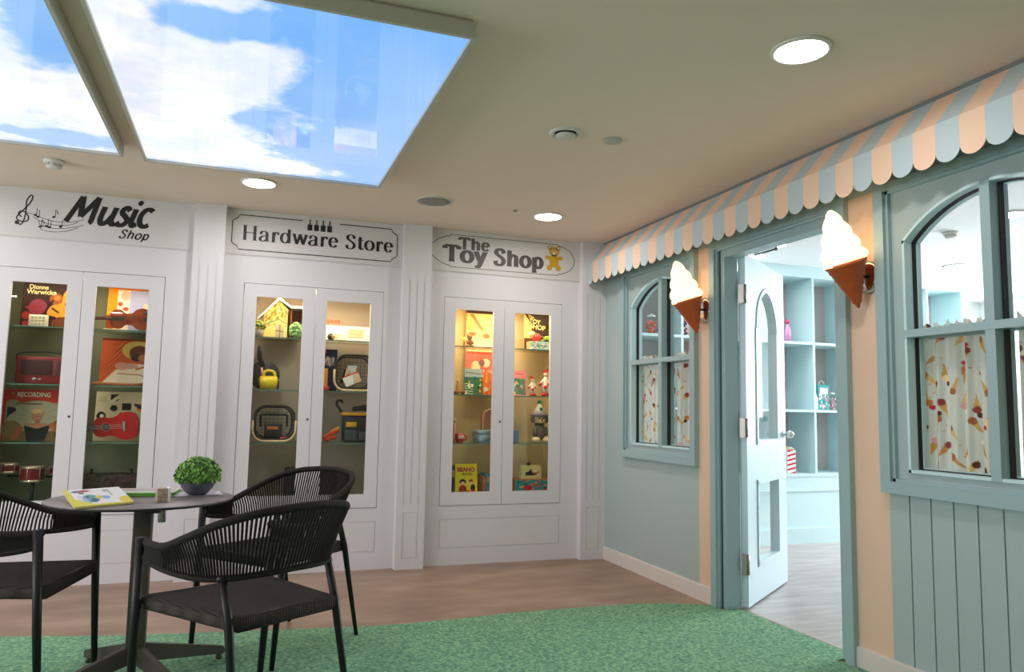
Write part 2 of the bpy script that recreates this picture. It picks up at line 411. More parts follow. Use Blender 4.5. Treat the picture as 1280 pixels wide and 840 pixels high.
# right wall = the ice cream shop front: two window openings and a doorway
W1 = (-1.30, -.376, .80, 2.09); W2 = (-3.74, -2.745, .80, 2.09); DO = (-2.485, -1.56, 0, 2.075)
def fx(u, v, d): return (d, u, v)
mb = MB()
grooved(mb, -1.315, 0, 0, CH, [], fx, 0, [W1], thick=.06)
mb.box(0, .12, -1.528, -1.315, 0, 2.10, 1)
mb.box(0, .12, -2.735, -2.487, 0, 2.10, 1)
mb.box(.0, .12, -2.735, -1.315, 2.1001, CH, 0)
grooved(mb, -4.6, -2.735, 0, CH, [(-2.838 - .1025 * i - .0035, -2.838 - .1025 * i + .0035, 0, .79) for i in range(17)], fx, 0, [W2], thick=.06, depth=.007)
mb.box(0, .12, YB, -4.6, 0, CH, 0)
struct(mb.build('wall_right', [M['teal'], M['peach']]))
# ice cream shop's own walls
mb = MB(); mb.box(.12, 5.4, 1.0, 1.1, 0, 2.42); mb.box(.02, .12, .5, 1.1, 0, 2.42); struct(mb.build('wall_shop_back', cm('shop_wall', (232, 234, 232), .8)))
mb = MB(); mb.box(.12, 5.4, -6.1, -6, 0, 2.42); struct(mb.build('wall_shop_front', cm('shop_wall', (232, 234, 232), .8)))
mb = MB()
mb.box(5.3, 5.4, -6, -2.3, 0, 2.42); mb.box(5.3, 5.4, .55, 1.0, 0, 2.42); mb.box(5.3, 5.4, -2.3, .55, 0, 1.0); mb.box(5.3, 5.4, -2.3, .55, 2.26, 2.42)
struct(mb.build('wall_shop_side', cm('shop_wall', (232, 234, 232), .8)))

# skirting boards
def skirting(name, y0, y1):
    mb = MB(); mb.box(-.016, 0, y0, y1, 0, .086); mb.box(-.012, 0, y0, y1, .086, .092); struct(mb.build(name, M['skirt']))
skirting('baseboard_right', -1.47, -.067); skirting('baseboard_right', YB, -2.545)
mb = MB(); mb.box(XL, XL + .016, YB, -.0, 0, .09); struct(mb.build('baseboard_left', M['skirt']))

# pilasters between the cabinets
def fy(y): return lambda u, v, d: (u, y + d, v)
for k, (a, b) in enumerate([(-4.395, -4.205), (-2.961, -2.771), (-1.587, -1.387), (-.201, 0)]):
    mb = MB(); c = (a + b) / 2 - (.003 if k == 3 else 0)
    gr = [(c + q - .0035, c + q + .0035, .436, 1.995) for q in (-.052, 0, .052)] + ring(c - .052, c + .052, .074, .384, .005)
    grooved(mb, a, b, 0, CH, gr, fy(-.067), 0, thick=.02); mb.box(a, b, -.047, .38, 0, CH)
    struct(mb.build('trim_%d' % (k + 1), M['white']))
mb = MB(); mb.box(XL, -4.395, -.0, .38, 0, CH); struct(mb.build('wall_back', M['white']))

# ------------------------------------------------------------------ shop front windows
def window(name, y0, y1, ysp0, ysp1, ymul, zo0=.78, zo1=2.112, zs=1.845, za=2.005, x_in=.11):
    """casing y0..y1 (outer), glazed y ysp0..ysp1, arched head"""
    root = bpy.data.objects.new(name, None); COL.objects.link(root); root.location = (0, (y0 + y1) / 2, zo0); root['kind'] = 'structure'
    mb = MB(); t = .052
    for (a, b, c, d) in ((y0, y0 + t, zo0, zo1), (y1 - t, y1, zo0, zo1), (y0 + t, y1 - t, zo0, zo0 + .05), (y0 + t, y1 - t, zo1 - .035, zo1)):
        mb.box(-.034, .0, a, b, c, d)
    for (a, b, c, d) in ((y0 + t, y0 + t + .014, zo0 + .05, zo1 - .035), (y1 - t - .014, y1 - t, zo0 + .05, zo1 - .035), (y0 + t, y1 - t, zo0 + .05, zo0 + .062), (y0 + t, y1 - t, zo1 - .047, zo1 - .035)):
        mb.box(-.018, .03, a, b, c, d)
    mb.build('window_frame', M['frame'], root)
    # panel with the arched opening
    zb = .872; ym = (ysp0 + ysp1) / 2; h = (ysp1 - ysp0) / 2; rise = za - zs; Rr = (h * h + rise * rise) / (2 * rise); zc = za - Rr
    def az(y, off=0): return zc + math.sqrt(max((Rr + off) ** 2 - (y - ym) ** 2, 0))
    mb = MB(); N = 28; yy = [ysp0 + (ysp1 - ysp0) * i / N for i in range(N + 1)]
    Y0, Y1 = y0 + t, y1 - t
    mb.box(.0, .022, Y0, ysp0, zo0 + .05, zo1 - .035); mb.box(.0, .022, ysp1, Y1, zo0 + .05, zo1 - .035)
    mb.box(.0, .022, ysp0, ysp1, zo0 + .05, zb)
    for a, b in zip(yy, yy[1:]): mb.prism([(a, az(a)), (b, az(b)), (b, zo1 - .035), (a, zo1 - .035)], fx, 0, .022)
    mb.build('arched_panel', M['teal'], root)
    # bead, black strip painting the glass edge's shade, and inner reveal follow the opening
    def liner(nm, mt, x0, x1, w0, w1):
        mb = MB()
        mb.box(x0, x1, ysp0 + w0, ysp0 + w1, zb + w0, az(ysp0 + w0, -w0)); mb.box(x0, x1, ysp1 - w1, ysp1 - w0, zb + w0, az(ysp1 - w0, -w0))
        mb.box(x0, x1, ysp0 + w0, ysp1 - w0, zb + w0, zb + w1)
        q = [ysp0 + w0 + (ysp1 - ysp0 - 2 * w0) * i / N for i in range(N + 1)]
        for a, b in zip(q, q[1:]): mb.prism([(a, az(a, -w1)), (b, az(b, -w1)), (b, az(b, -w0)), (a, az(a, -w0))], fx, x0, x1)
        return mb.build(nm, mt, root)
    liner('bead', M['aqua'], -.012, .03, 0, .012)
    liner('edge_shade_strip', M['edge_shade'], .03, .05, 0, .016)
    liner('reveal', M['aqua'], .05, .072, 0, .020)
    mb = MB(); zt = 1.447
    mb.box(-.014, .03, ymul - .02, ymul + .02, zb, az(ymul)); mb.box(.05, .08, ymul - .024, ymul + .024, zb, az(ymul, -.01))
    mb.build('mullion', M['frame'], root)
    mb = MB(); mb.box(.03, .05, ymul - .030, ymul + .030, zb, az(ymul, -.01)); mb.build('edge_shade_strip', M['edge_shade'], root)  # same painted glass-edge shade, along the mullion
    mb = MB(); mb.box(-.016, .03, ysp0, ysp1, zt - .016, zt + .016); mb.box(.05, .08, ysp0, ysp1, zt - .02, zt + .02); mb.build('transom', M['frame'], root)
    mb = MB(); q = yy
    vs = [(.04, a, zb) for a in q] + [(.04, a, az(a)) for a in q]; K = len(q)
    mb.add(vs, [(i, i + 1, i + 1 + K, i + K) for i in range(K - 1)]); mb.build('glass_pane', M['glass'], root)
    return root
window('window_1', -1.318, -.36, -1.245, -.478, -.885)
window('window_2', -3.757, -2.722, -3.632, -2.850, -3.236)

# ------------------------------------------------------------------ doorway and door
d1 = bpy.data.objects.new('door_1', None); COL.objects.link(d1); d1.location = (0, -2.0, 0); d1['kind'] = 'structure'
mb = MB()
for x0, x1, oy, iy, zt in ((-.030, 0, 0, .050, 2.117), (-.014, .13, .046, .062, 2.071), (.006, .095, .060, .105, 2.057)):
    mb.box(x0, x1, -1.47 - iy, -1.47 - oy, 0, zt); mb.box(x0, x1, -2.545 + oy, -2.545 + iy, 0, zt)
    mb.box(x0, x1, -2.545 + iy, -1.47 - iy, zt - (iy - oy), zt)
mb.build('door_frame', M['frame'], d1)
mb = MB(); mb.box(.0, .0075, -1.541, -1.533, 0, 2.055); mb.build('shadow_gap', cm('gap', (60, 84, 90), .7), d1)
# the leaf, hinged at the left jamb, standing open into the shop
HG = Vector((.134, -1.598, .0)); ang = R(36.3); LW = .86
MX = Matrix.Translation(HG) @ Matrix.Rotation(ang, 4, 'Z')
def fl(u, v, d): return MX @ Vector((u, -.0 + d, v))
g0, g1, gz0, gzs, gza = .20, .66, .93, 1.62, 1.885       # upper glazed light with pointed arch
p0, p1, pz0, pz1 = .20, .66, .22, .70                     # lower glazed panel
def parch(u):   # pointed arch height
    h = (g1 - g0) / 2; x = abs(u - (g0 + g1) / 2); r = h * 1.25; return gzs + math.sqrt(max(r * r - (x + r - h) ** 2, 0)) * (gza - gzs) / math.sqrt(r * r - (r - h) ** 2)
lf = MB()
def lbox(mb, u0, u1, v0, v1, d0, d1): mb.prism([(u0, v0), (u1, v0), (u1, v1), (u0, v1)], fl, d0, d1)
TH = .042
lbox(lf, .0, g0, .012, 2.045, 0, TH); lbox(lf, g1, LW, .012, 2.045, 0, TH)
lbox(lf, g0, g1, .012, pz0, 0, TH); lbox(lf, g0, g1, pz1, gz0, 0, TH)
NN = 28; uu = [g0 + (g1 - g0) * i / NN for i in range(NN + 1)]
for a, b in zip(uu, uu[1:]): lf.prism([(a, parch(a)), (b, parch(b)), (b, 2.045), (a, 2.045)], fl, 0, TH)
leaf = lf.build('door_leaf', M['door'], d1)
mb = MB()
for a, b in zip(uu, uu[1:]): mb.prism([(a, parch(a) - .018), (b, parch(b) - .018), (b, parch(b) + .012), (a, parch(a) + .012)], fl, -.008, TH + .008)
for (a, b, c, d) in ((g0 - .012, g0 + .014, gz0, gzs), (g1 - .014, g1 + .012, gz0, gzs), (g0 - .012, g1 + .012, gz0 - .012, gz0 + .014),
                     (p0 - .012, p0 + .014, pz0, pz1), (p1 - .014, p1 + .012, pz0, pz1), (p0 - .012, p1 + .012, pz0 - .012, pz0 + .014), (p0 - .012, p1 + .012, pz1 - .014, pz1 + .012)):
    lbox(mb, a, b, c, d, -.008, TH + .008)
mb.build('glazing_bead', M['door'], leaf)
mb = MB()
for a, b in zip(uu, uu[1:]): mb.add([fl(a, gz0, .021), fl(b, gz0, .021), fl(b, parch(b), .021), fl(a, parch(a), .021)], [(0, 1, 2, 3)])
mb.build('glass_pane', M['glass'], leaf)
mb = MB(); mb.add([fl(p0, pz0, .021), fl(p1, pz0, .021), fl(p1, pz1, .021), fl(p0, pz1, .021)], [(0, 1, 2, 3)]); mb.build('glass_pane', M['glass'], leaf)
for z in (1.80, 1.02, .25):
    mb = MB(); lbox(mb, -.004, -.001, z - .055, z + .055, .002, .038); lbox(mb, -.034, -.030, z - .055, z + .055, .0, .03)
    mb.tube([fl(-.014, z - .055, -.004), fl(-.014, z + .055, -.004)], .008, 10)
    lbox(mb, -.03, -.002, z - .055, z + .055, -.002, .001)
    mb.build('hinge', M['silver'], leaf)
mb = MB(); hp = fl(.80, .97, -.045); mb.ball(hp, .026, .026, .026); mb.tube([fl(.80, .97, 0), hp], .009, 10)
mb.lathe([(.026, 0), (.026, .006), (.02, .009)], (0, 0, 0), 20, mx=Matrix.Translation(fl(.80, .97, 0)) @ Matrix.Rotation(ang, 4, 'Z') @ Matrix.Rotation(R(90), 4, 'X'))
mb.build('door_knob', M['chrome'], leaf)
mb = MB(); pa = Vector((.174, -1.757, 2.090)); pb = Vector((.25, -1.731, 2.055)); pc = Vector((.249, -1.535, 2.052))
mb.tube([pa, pb], .006, 6); mb.tube([pb, pc], .006, 6); mb.ball(pb, .012); mb.build('door_closer_arm', cm('closer_grey', (120, 120, 122), .4, metal=.6), d1)

# ------------------------------------------------------------------ shop far window
w3 = bpy.data.objects.new('window_3', None); COL.objects.link(w3); w3.location = (5.3, -.9, 1.0); w3['kind'] = 'structure'
mb = MB()
for a, b, c, d in ((-2.3, -2.24, 1, 2.26), (.49, .55, 1, 2.26), (-2.3, .55, 1, 1.06), (-2.3, .55, 2.2, 2.26), (-.92, -.86, 1, 2.26)): mb.box(5.3, 5.36, a, b, c, d)
mb.build('window_frame', cm('window_white', (236, 238, 240), .4), w3)
mb = MB(); mb.box(5.33, 5.335, -2.3, .55, 1, 2.26); mb.build('glass_pane', M['glass'], w3)
mb = MB(); mb.box(5.26, 5.29, -2.3, .55, 2.08, 2.26); mb.tube([(5.27, -2.3, 2.07), (5.27, .55, 2.07)], .014, 8); mb.build('roller_blind', cm('blind_white', (225, 228, 230), .6), w3)

# ------------------------------------------------------------------ green carpet
edge = crom([(XL, -.86), (-4.4, -.93), (-3.62, -1.05), (-3.07, -1.18), (-2.04, -1.335), (-1.57, -1.345), (-1.13, -1.31), (-.41, -1.33), (-.016, -1.46)], 8)
poly = [(p[0], p[1]) for p in edge] + [(-.016, -1.475), (-.03, -1.475), (-.03, -1.575), (.085, -1.59), (.10, -2.45), (-.035, -2.45), (-.035, -2.55), (-.016, -2.55), (-.016, YB), (XL, YB)]
mb = MB(); mb.prism(poly, lambda u, v, d: (u, v, d), .001, .006)
tag(mb.build('grass_carpet', M['grass'], org=(-3, -4, 0)), 'bright green grass-look carpet with a curved edge on the brown floor', 'carpet')

# ------------------------------------------------------------------ display cabinets with shop signs
SH = (.851, 1.204, 1.557)
def cabinet(x0, x1, dl, dr, mid, g, label, inside, led_power, led_col, shelves=SH):
    root = thing('display_cabinet', label, 'cabinet', ((x0 + x1) / 2, .19, 0), 'white built-in display cabinets')
    f = fy(0.0); mb = MB(); gd = .0035
    grooved(mb, x0, x1, 0, 2.092, ring(dl + .0, dr - .0, .117, .321, .005), f, 0, [(dl - gd, dr + gd, .415 - gd, 1.905 + gd)], thick=.022)
    mb.box(x0, x1, .36, .378, 0, CH - .002); mb.box(x0, x0 + .016, .022, .36, 0, CH - .002); mb.box(x1 - .016, x1, .022, .36, 0, CH - .002)
    mb.build('carcass', M['white'], root)
    mb = MB(); mb.box(x0 + .016, x1 - .016, .35, .36, .47, 1.90); mb.box(dl - .02, dl - .005, .022, .35, .47, 1.90); mb.box(dr + .005, dr + .02, .022, .35, .47, 1.90)
    mb.box(dl, dr, .022, .35, .452, .47); mb.box(dl, dr, .022, .35, 1.90, 1.915); mb.build('lining', inside, root)
    for k, (a, b) in enumerate(((dl, mid - .0015), (mid + .0015, dr))):
        ga, gb = g[k]
        mb = MB(); grooved(mb, a, b, .415, 1.905, [], fy(-.003), 0, [(ga, gb, .505, 1.82)], thick=.022); d = mb.build('door', M['white'], root)
        mb = MB(); mb.box(ga, gb, .008, .012, .505, 1.82); mb.build('glass_pane', M['glass'], d)
        if k == 0:
            mb = MB(); mb.lathe([(.0075, 0), (.0075, .003), (.004, .004)], n=16, mx=Matrix.Translation((mid - .022, -.003, 1.01)) @ Matrix.Rotation(R(90), 4, 'X')); mb.build('lock', cm('brass', (140, 120, 84), .3, metal=1), d)
    for z in shelves:
        mb = MB(); mb.box(dl - .004, dr + .004, .03, .286, z - .008, z); s = mb.build('glass_shelf', M['shelf_glass'], root)
        mb = MB(); mb.box(dl - .004, dr + .004, .027, .030, z - .008, z); mb.build('shelf_edge', M['edge'], s)
    mb = MB(); mb.box(dl + .02, dr - .02, .04, .07, 1.892, 1.8985); mb.build('led_strip', M['led'], root)
    l = area_light('cabinet_lamp', ((x0 + x1) / 2, .10, 1.885), (R(-12), 0, 0), dr - dl - .1, .05, led_power, led_col)
    l.parent = root; l.location = (0, -.09, 1.885)
    # sign board
    mb = MB(); mb.box(x0, x1, -.008, .022, 2.096, CH - .001); mb.box(x0, x1, -.004, .022, 2.09, 2.096)
    sg = mb.build('sign_board', M['sign'], root)
    return root, sg
c1, s1 = cabinet(-4.205, -2.961, -4.045, -3.12, -3.582, ((-3.960, -3.666), (-3.506, -3.208)), 'white display cabinet signed Music Shop, holding records and instruments', M['inside_music'], 2.8, (1, .86, .62))
c2, s2 = cabinet(-2.771, -1.587, -2.637, -1.714, -2.174, ((-2.556, -2.257), (-2.098, -1.799)), 'white display cabinet signed Hardware Store, holding garden and workshop toys', M['inside_hard'], 5.5, (1, .80, .50))
c3, s3 = cabinet(-1.387, -.201, -1.267, -.345, -.807, ((-1.182, -.891), (-.722, -.435)), 'white display cabinet signed The Toy Shop, holding old toys and books', M['inside_toy'], 7.5, (1, .78, .42))
YS = -.0082
# sign 1: Music Shop with a stave
lettering('lettering', 'Music', M['ink'], s1, -3.70, -3.235, 2.212, 2.378, YS, .155, .115, shear=.30, slope=.02, track=-.035, only_caps_h=.72, pw=1, ball=.075)
lettering('lettering', 'Shop', M['ink'], s1, -3.405, -3.232, 2.136, 2.190, YS, .13, .09, shear=.35, slope=.0, pw=1)
def mfn(y=YS): return lambda u, v, d: (u, y - d, v)
mb = MB()
for a in range(4):
    pts = crom([(-3.905 + .03 * a, 2.245 - .022 * a), (-3.83, 2.222 - .024 * a), (-3.76, 2.205 - .022 * a), (-3.68, 2.208 - .018 * a), (-3.60 - .03 * (a % 2), 2.232 - .018 * a)], 6)
    stroke_mesh(mb, [(p[0], p[1]) for p in pts], lambda t: .0028, mfn(), 0, .001)
cl = crom([(-3.945, 2.205), (-3.962, 2.222), (-3.955, 2.240), (-3.93, 2.238), (-3.91, 2.21), (-3.915, 2.185), (-3.945, 2.178), (-3.972, 2.20), (-3.935, 2.255), (-3.905, 2.30), (-3.895, 2.335), (-3.905, 2.345), (-3.925, 2.31), (-3.925, 2.26), (-3.93, 2.20), (-3.945, 2.16), (-3.965, 2.165)], 5)
cl = [(p[0] + .01, p[1] + .01) for p in cl]
stroke_mesh(mb, cl, lambda t: .007, mfn(), 0, .0011); mb.prism(arc(-3.958, 2.18, .012, .012, 0, 330, 11), mfn(), 0, .0012)
for (u, v) in ((-3.865, 2.235), (-3.85, 2.225), (-3.765, 2.232), (-3.835, 2.165), (-3.80, 2.172), (-3.785, 2.166), (-3.725, 2.175)):
    mb.prism(arc(u, v, .009, .0065, 0, 330, 11), mfn(), 0, .0013); mb.prism([(u + .006, v), (u + .0085, v), (u + .0085, v + .045), (u + .006, v + .045)], mfn(), 0, .0012)
for (u, v) in ((-3.765, 2.232), (-3.835, 2.165)): stroke_mesh(mb, [(u + .008, v + .045), (u + .02, v + .03), (u + .022, v + .02)], lambda t: .004, mfn(), 0, .0012)
mb.build('music_notes', M['ink'], s1)
# sign 2: Hardware Store in a notched border with four little brushes
lettering('lettering', 'Hardware Store', M['ink'], s2, -2.672, -1.655, 2.196, 2.292, YS, .135, .034, serif=.09, slab=.032, track=.005)
mb = MB()
bx0, bx1, bz0, bz1, n_ = -2.733, -1.628, 2.128, 2.362, .045
top_l = [(-2.285, bz1), (bx0 + n_, bz1), (bx0 + n_ * .75, bz1 - n_ * .5), (bx0 + n_ * .3, bz1 - n_ * .72), (bx0, bz1 - n_), (bx0, bz0 + n_), (bx0 + n_ * .3, bz0 + n_ * .72), (bx0 + n_ * .75, bz0 + n_ * .5), (bx0 + n_, bz0),
         (bx1 - n_, bz0), (bx1 - n_ * .75, bz0 + n_ * .5), (bx1 - n_ * .3, bz0 + n_ * .72), (bx1, bz0 + n_), (bx1, bz1 - n_), (bx1 - n_ * .3, bz1 - n_ * .72), (bx1 - n_ * .75, bz1 - n_ * .5), (bx1 - n_, bz1), (-2.035, bz1)]
stroke_mesh(mb, top_l, lambda t: .006, mfn(), 0, .001)
for i in range(4):
    u = -2.235 + .044 * i
    mb.prism([(u - .016, 2.298), (u + .016, 2.298), (u + .016, 2.340), (u - .016, 2.340)], mfn(), 0, .0012)
    mb.prism([(u - .008, 2.342), (u + .008, 2.342), (u + .003, 2.352), (u + .005, 2.374), (u - .005, 2.374), (u - .003, 2.352)], mfn(), 0, .0012)
mb.build('sign_border', M['ink'], s2)
# sign 3: The Toy Shop with a plain gold bear
lettering('lettering', 'The', M['ink2'], s3, -1.175, -.935, 2.268, 2.352, YS, .19, .10, serif=.10, slab=.06)
lettering('lettering', 'Toy', M['ink2'], s3, -1.290, -.955, 2.172, 2.288, YS, .20, .11, serif=.11, slab=.06, track=-.01)
lettering('lettering', 'Shop', M['ink2'], s3, -.905, -.500, 2.172, 2.288, YS, .20, .11, serif=.11, slab=.06)
mb = MB()
for pts in ([(-1.235, 2.368), (-.385, 2.368)], [(-1.235, 2.128), (-.385, 2.128)]): stroke_mesh(mb, pts, lambda t: .004, mfn(), 0, .001)
stroke_mesh(mb, crom([(-.385, 2.368), (-.375, 2.355), (-.35, 2.352), (-.29, 2.325), (-.252, 2.275), (-.252, 2.22), (-.29, 2.17), (-.35, 2.143), (-.375, 2.14), (-.385, 2.128)], 4), lambda t: .005, mfn(), 0, .001)
stroke_mesh(mb, crom([(-1.235, 2.368), (-1.245, 2.355), (-1.27, 2.352), (-1.33, 2.325), (-1.380, 2.285)], 4), lambda t: .005, mfn(), 0, .001)
stroke_mesh(mb, crom([(-1.380, 2.21), (-1.33, 2.17), (-1.27, 2.143), (-1.245, 2.14), (-1.235, 2.128)], 4), lambda t: .005, mfn(), 0, .001)
mb.build('sign_border', M['ink2'], s3)
mb = MB(); bc = -.418
def el(u, v, a, b, d=.0015): mb.prism(arc(u, v, a, b, 0, 345, 23), mfn(), 0, d)
el(bc, 2.31, .043, .037); el(bc - .036, 2.338, .019, .018); el(bc + .036, 2.338, .019, .018); el(bc, 2.238, .038, .05)
el(bc - .052, 2.262, .024, .015); el(bc + .052, 2.262, .024, .015); el(bc - .036, 2.185, .022, .022); el(bc + .036, 2.185, .022, .022)
bear = mb.build('bear_emblem', M['gold'], s3)
mb = MB(); el(bc, 2.298, .012, .014, .0022); el(bc - .016, 2.318, .006, .006, .0022); el(bc + .016, 2.318, .006, .006, .0022); el(bc - .036, 2.338, .009, .009, .0022); el(bc + .036, 2.338, .009, .009, .0022)
mb.build('bear_face', M['sign'], bear)

# ------------------------------------------------------------------ ceiling: sky panels, lamps, detectors
def fbm(x, y, seed, octs=6):
    rg = np.random.RandomState(seed); out = 0; amp = 1; tot = 0
    for o in range(octs):
        G = rg.rand(64, 64); f = 2 ** o; X = x * f; Y = y * f
        xi = np.floor(X).astype(int); yi = np.floor(Y).astype(int); a = X - xi; b = Y - yi; a = a * a * (3 - 2 * a); b = b * b * (3 - 2 * b)
        g = lambda i, j: G[i % 64, j % 64]
        out = out + amp * ((g(xi, yi) * (1 - a) + g(xi + 1, yi) * a) * (1 - b) + (g(xi, yi + 1) * (1 - a) + g(xi + 1, yi + 1) * a) * b); tot += amp; amp *= .55
    return out / tot
def sky_panel(label, x0, x1, y0, y1, seed, blobs, holes):
    root = thing('sky_light_panel', label, 'light panel', ((x0 + x1) / 2, (y0 + y1) / 2, CH), 'cloud-printed light panels in the ceiling')
    zb = 2.333; t = .014
    mb = MB()
    for a, b, c, d in ((x0 - t, x0, y0 - t, y1 + t), (x1, x1 + t, y0 - t, y1 + t), (x0, x1, y0 - t, y0), (x0, x1, y1, y1 + t)): mb.box(a, b, c, d, zb, CH - .012)
    mb.box(x0 - t + .012, x1 + t - .012, y0 - t + .012, y1 + t - .012, CH - .012, CH)
    mb.build('panel_frame', M['alu'], root)
    nu, nv = 300, 460; U, V = np.meshgrid(np.linspace(0, 1, nu), np.linspace(0, 1, nv))
    X = U * (x1 - x0); Y = V * (y1 - y0)
    n = fbm(X * 2.6, Y * 2.6, seed); n2 = fbm(X * 8, Y * 8, seed + 5, 6)
    dens = (n - .5) * 1.7 + (n2 - .5) * 1.0 + holes
    for (u, v, ru, rv, s_) in blobs: dens += s_ * np.exp(-(((U - u) / ru) ** 2 + ((V - v) / rv) ** 2))
    k = np.clip(dens * 1.9 + .35, 0, 1); k = k * k * (3 - 2 * k)
    deep = fbm(X * 1.5, Y * 1.5, seed + 9, 3)
    blue = np.stack([104 + 60 * deep + 22 * V, 172 + 30 * deep + 6 * V, 246 + 0 * deep], -1)
    shade = np.clip((fbm(X * 4, Y * 4, seed + 2) - .36) * 3, 0, 1)
    cl = np.stack([222 + 33 * shade, 232 + 22 * shade, 252 + 3 * shade], -1)
    C = blue * (1 - k[..., None]) + cl * k[..., None]
    mb = MB(); vs = np.stack([x0 + X, y0 + Y, np.full_like(X, zb + .014)], -1).reshape(-1, 3)
    idx = np.arange(nu * nv).reshape(nv, nu)
    fs = np.stack([idx[:-1, :-1], idx[1:, :-1], idx[1:, 1:], idx[:-1, 1:]], -1).reshape(-1, 4).tolist()
    mb.add(vs.tolist(), fs); c = np.ones((nu * nv, 4)); c[:, :3] = lin(np.clip(C, 0, 255).reshape(-1, 3)); mb.c = c
    mb.build('sky_diffuser', M['sky'], root)
sky_panel('larger-showing backlit ceiling panel printed with clouds, right of the other', -3.135, -1.955, -2.93, -1.09, 4,
          [(.20, .45, .28, .26, 1.3), (.40, .34, .12, .10, .7), (.12, .82, .34, .24, 1.3), (.52, .93, .30, .07, 1.0), (.37, .04, .11, .04, .6), (.05, .15, .12, .2, .8), (.31, .13, .16, .06, -1.0), (.41, .575, .07, .05, -.7), (.85, .4, .2, .4, -.4), (.7, .1, .1, .05, .35), (.62, .75, .1, .06, -.4)], -.42)
sky_panel('backlit ceiling panel printed with clouds, cut off by the left photo edge', -4.435, -3.255, -2.97, -1.125, 11,
          [(.95, .37, .13, .13, -1.1), (.99, .22, .07, .1, -.6), (.78, .92, .22, .05, -1.0), (.75, .70, .3, .15, .5), (.60, .96, .1, .03, .6)], .25)

def downlight(x, y, z, label, lampmat, group, r=.105):
    root = thing('downlight', label, 'ceiling light', (x, y, z), group)
    mb = MB(); mb.lathe([(r, 0), (r, -.006), (r - .006, -.010), (r - .016, -.010), (r - .018, -.004), (r - .018, 0)], (x, y, z), 48); mb.build('trim_ring', cm('lamp_ring', (226, 222, 214), .4), root)
    mb = MB(); mb.lathe([(r - .018, -.003), (.001, -.003)], (x, y, z), 48, cap=False); mb.build('diffuser', lampmat, root)
G1 = 'round downlights in the main ceiling'
downlight(-2.585, -.694, CH, 'round lit downlight in front of the hardware store sign', M['lamp'], G1)
downlight(-.740, -.663, CH, 'round lit downlight in front of the toy shop sign', M['lamp'], G1)
downlight(-.801, -3.171, CH, 'round lit downlight nearest the awning, at the top right', M['lamp'], G1)
downlight(-4.43, -.69, CH, 'round fill downlight added out of view, in front of the music shop', M['lamp'], G1)  # from here on, main-room downlights are added out of view to brighten it
downlight(-3.6, -5.1, CH, 'round fill downlight added out of view, behind the camera', M['lamp'], G1)
downlight(-5.4, -5.6, CH, 'round fill downlight added out of view, behind and left of the camera', M['lamp'], G1)
downlight(-4.4, -6.9, CH, 'round fill downlight added out of view, far behind the camera', M['lamp'], G1)
downlight(-2.6, -7.3, CH, 'round fill downlight added out of view, in the rear right of the room', M['lamp'], G1)
downlight(-5.2, -3.6, CH, 'round fill downlight added out of view, far left of the room', M['lamp'], G1)
G2 = 'round downlights in the ice cream shop ceiling'
downlight(1.37, -.10, 2.42, 'downlight of the ice cream shop seen above the open door, left of a pair', M['shoplamp'], G2)
downlight(1.24, -.50, 2.42, 'downlight of the ice cream shop seen above the open door, right of a pair', M['shoplamp'], G2)
downlight(3.2, -.46, 2.42, 'downlight of the ice cream shop seen through the large window, left pane', M['shoplamp'], G2)
downlight(2.02, -1.85, 2.42, 'downlight of the ice cream shop seen through the large window, right pane', M['shoplamp'], G2)
downlight(3.4, -3.2, 2.42, 'downlight of the ice cream shop outside the photo', M['shoplamp'], G2)

def detector(x, y, z, label):
    root = thing('smoke_detector', label, 'smoke detector', (x, y, z))
    mb = MB(); mb.lathe([(.052, 0), (.052, -.014), (.046, -.020), (.040, -.021)], (x, y, z), 32); mb.build('base', cm('detector_white', (222, 220, 214), .5), root)
    mb = MB(); mb.lathe([(.030, -.020), (.030, -.032)], (x, y, z), 24)
    for i in range(8):
        a = 2 * PI * i / 8; mb.box(x + .034 * math.cos(a) - .003, x + .034 * math.cos(a) + .003, y + .034 * math.sin(a) - .003, y + .034 * math.sin(a) + .003, z - .033, z - .02)
    mb.lathe([(.038, -.032), (.036, -.040), (.022, -.045), (.001, -.046)], (x, y, z), 32); mb.build('sensor_head', cm('detector_white', (222, 220, 214), .5), root)
detector(-3.639, -.668, CH, 'small white smoke detector under the left cloud panel')
detector(2.10, -1.33, 2.42, 'white smoke detector on the ice cream shop ceiling behind the window')
mb = MB(); x, y = -1.537, -.721
root = thing('ceiling_speaker', 'flat round grey speaker grille in the ceiling by the hardware sign', 'speaker', (x, y, CH))
mb.lathe([(.112, 0), (.112, -.005), (.104, -.007), (.104, -.004)], (x, y, CH), 48, cap=False); mb.build('rim', cm('detector_white', (222, 220, 214), .5), root)
mb = MB(); mb.lathe([(.104, -.002), (.104, -.005), (.06, -.008), (.001, -.009)], (x, y, CH), 48); mb.build('grille', cm('grille_grey', (150, 148, 144), .7, bump=('noise', 400, .3, .001)), root)
root = thing('ceiling_vent', 'round white air valve in the ceiling with a raised centre disc', 'vent', (-1.248, -2.108, CH)); x, y = -1.248, -2.108
mb = MB(); mb.lathe([(.078, 0), (.078, -.004), (.066, -.012), (.052, -.004), (.050, 0)], (x, y, CH), 40, cap=False); mb.build('rim', cm('detector_white', (222, 220, 214), .5), root)
mb = MB(); mb.lathe([(.050, -.0005), (.001, -.0005)], (x, y, CH), 32, cap=False); mb.build('duct_opening', cm('duct_dark', (40, 40, 38), .8), root)
mb = MB(); mb.lathe([(.030, -.004), (.047, -.012), (.047, -.018), (.03, -.024), (.001, -.026)], (x, y, CH), 32); mb.build('centre_disc', cm('detector_white', (222, 220, 214), .5), root)
root = thing('blanking_cap', 'small flat round ceiling cap right of the air valve', 'cover plate', (-1.001, -2.108, CH))
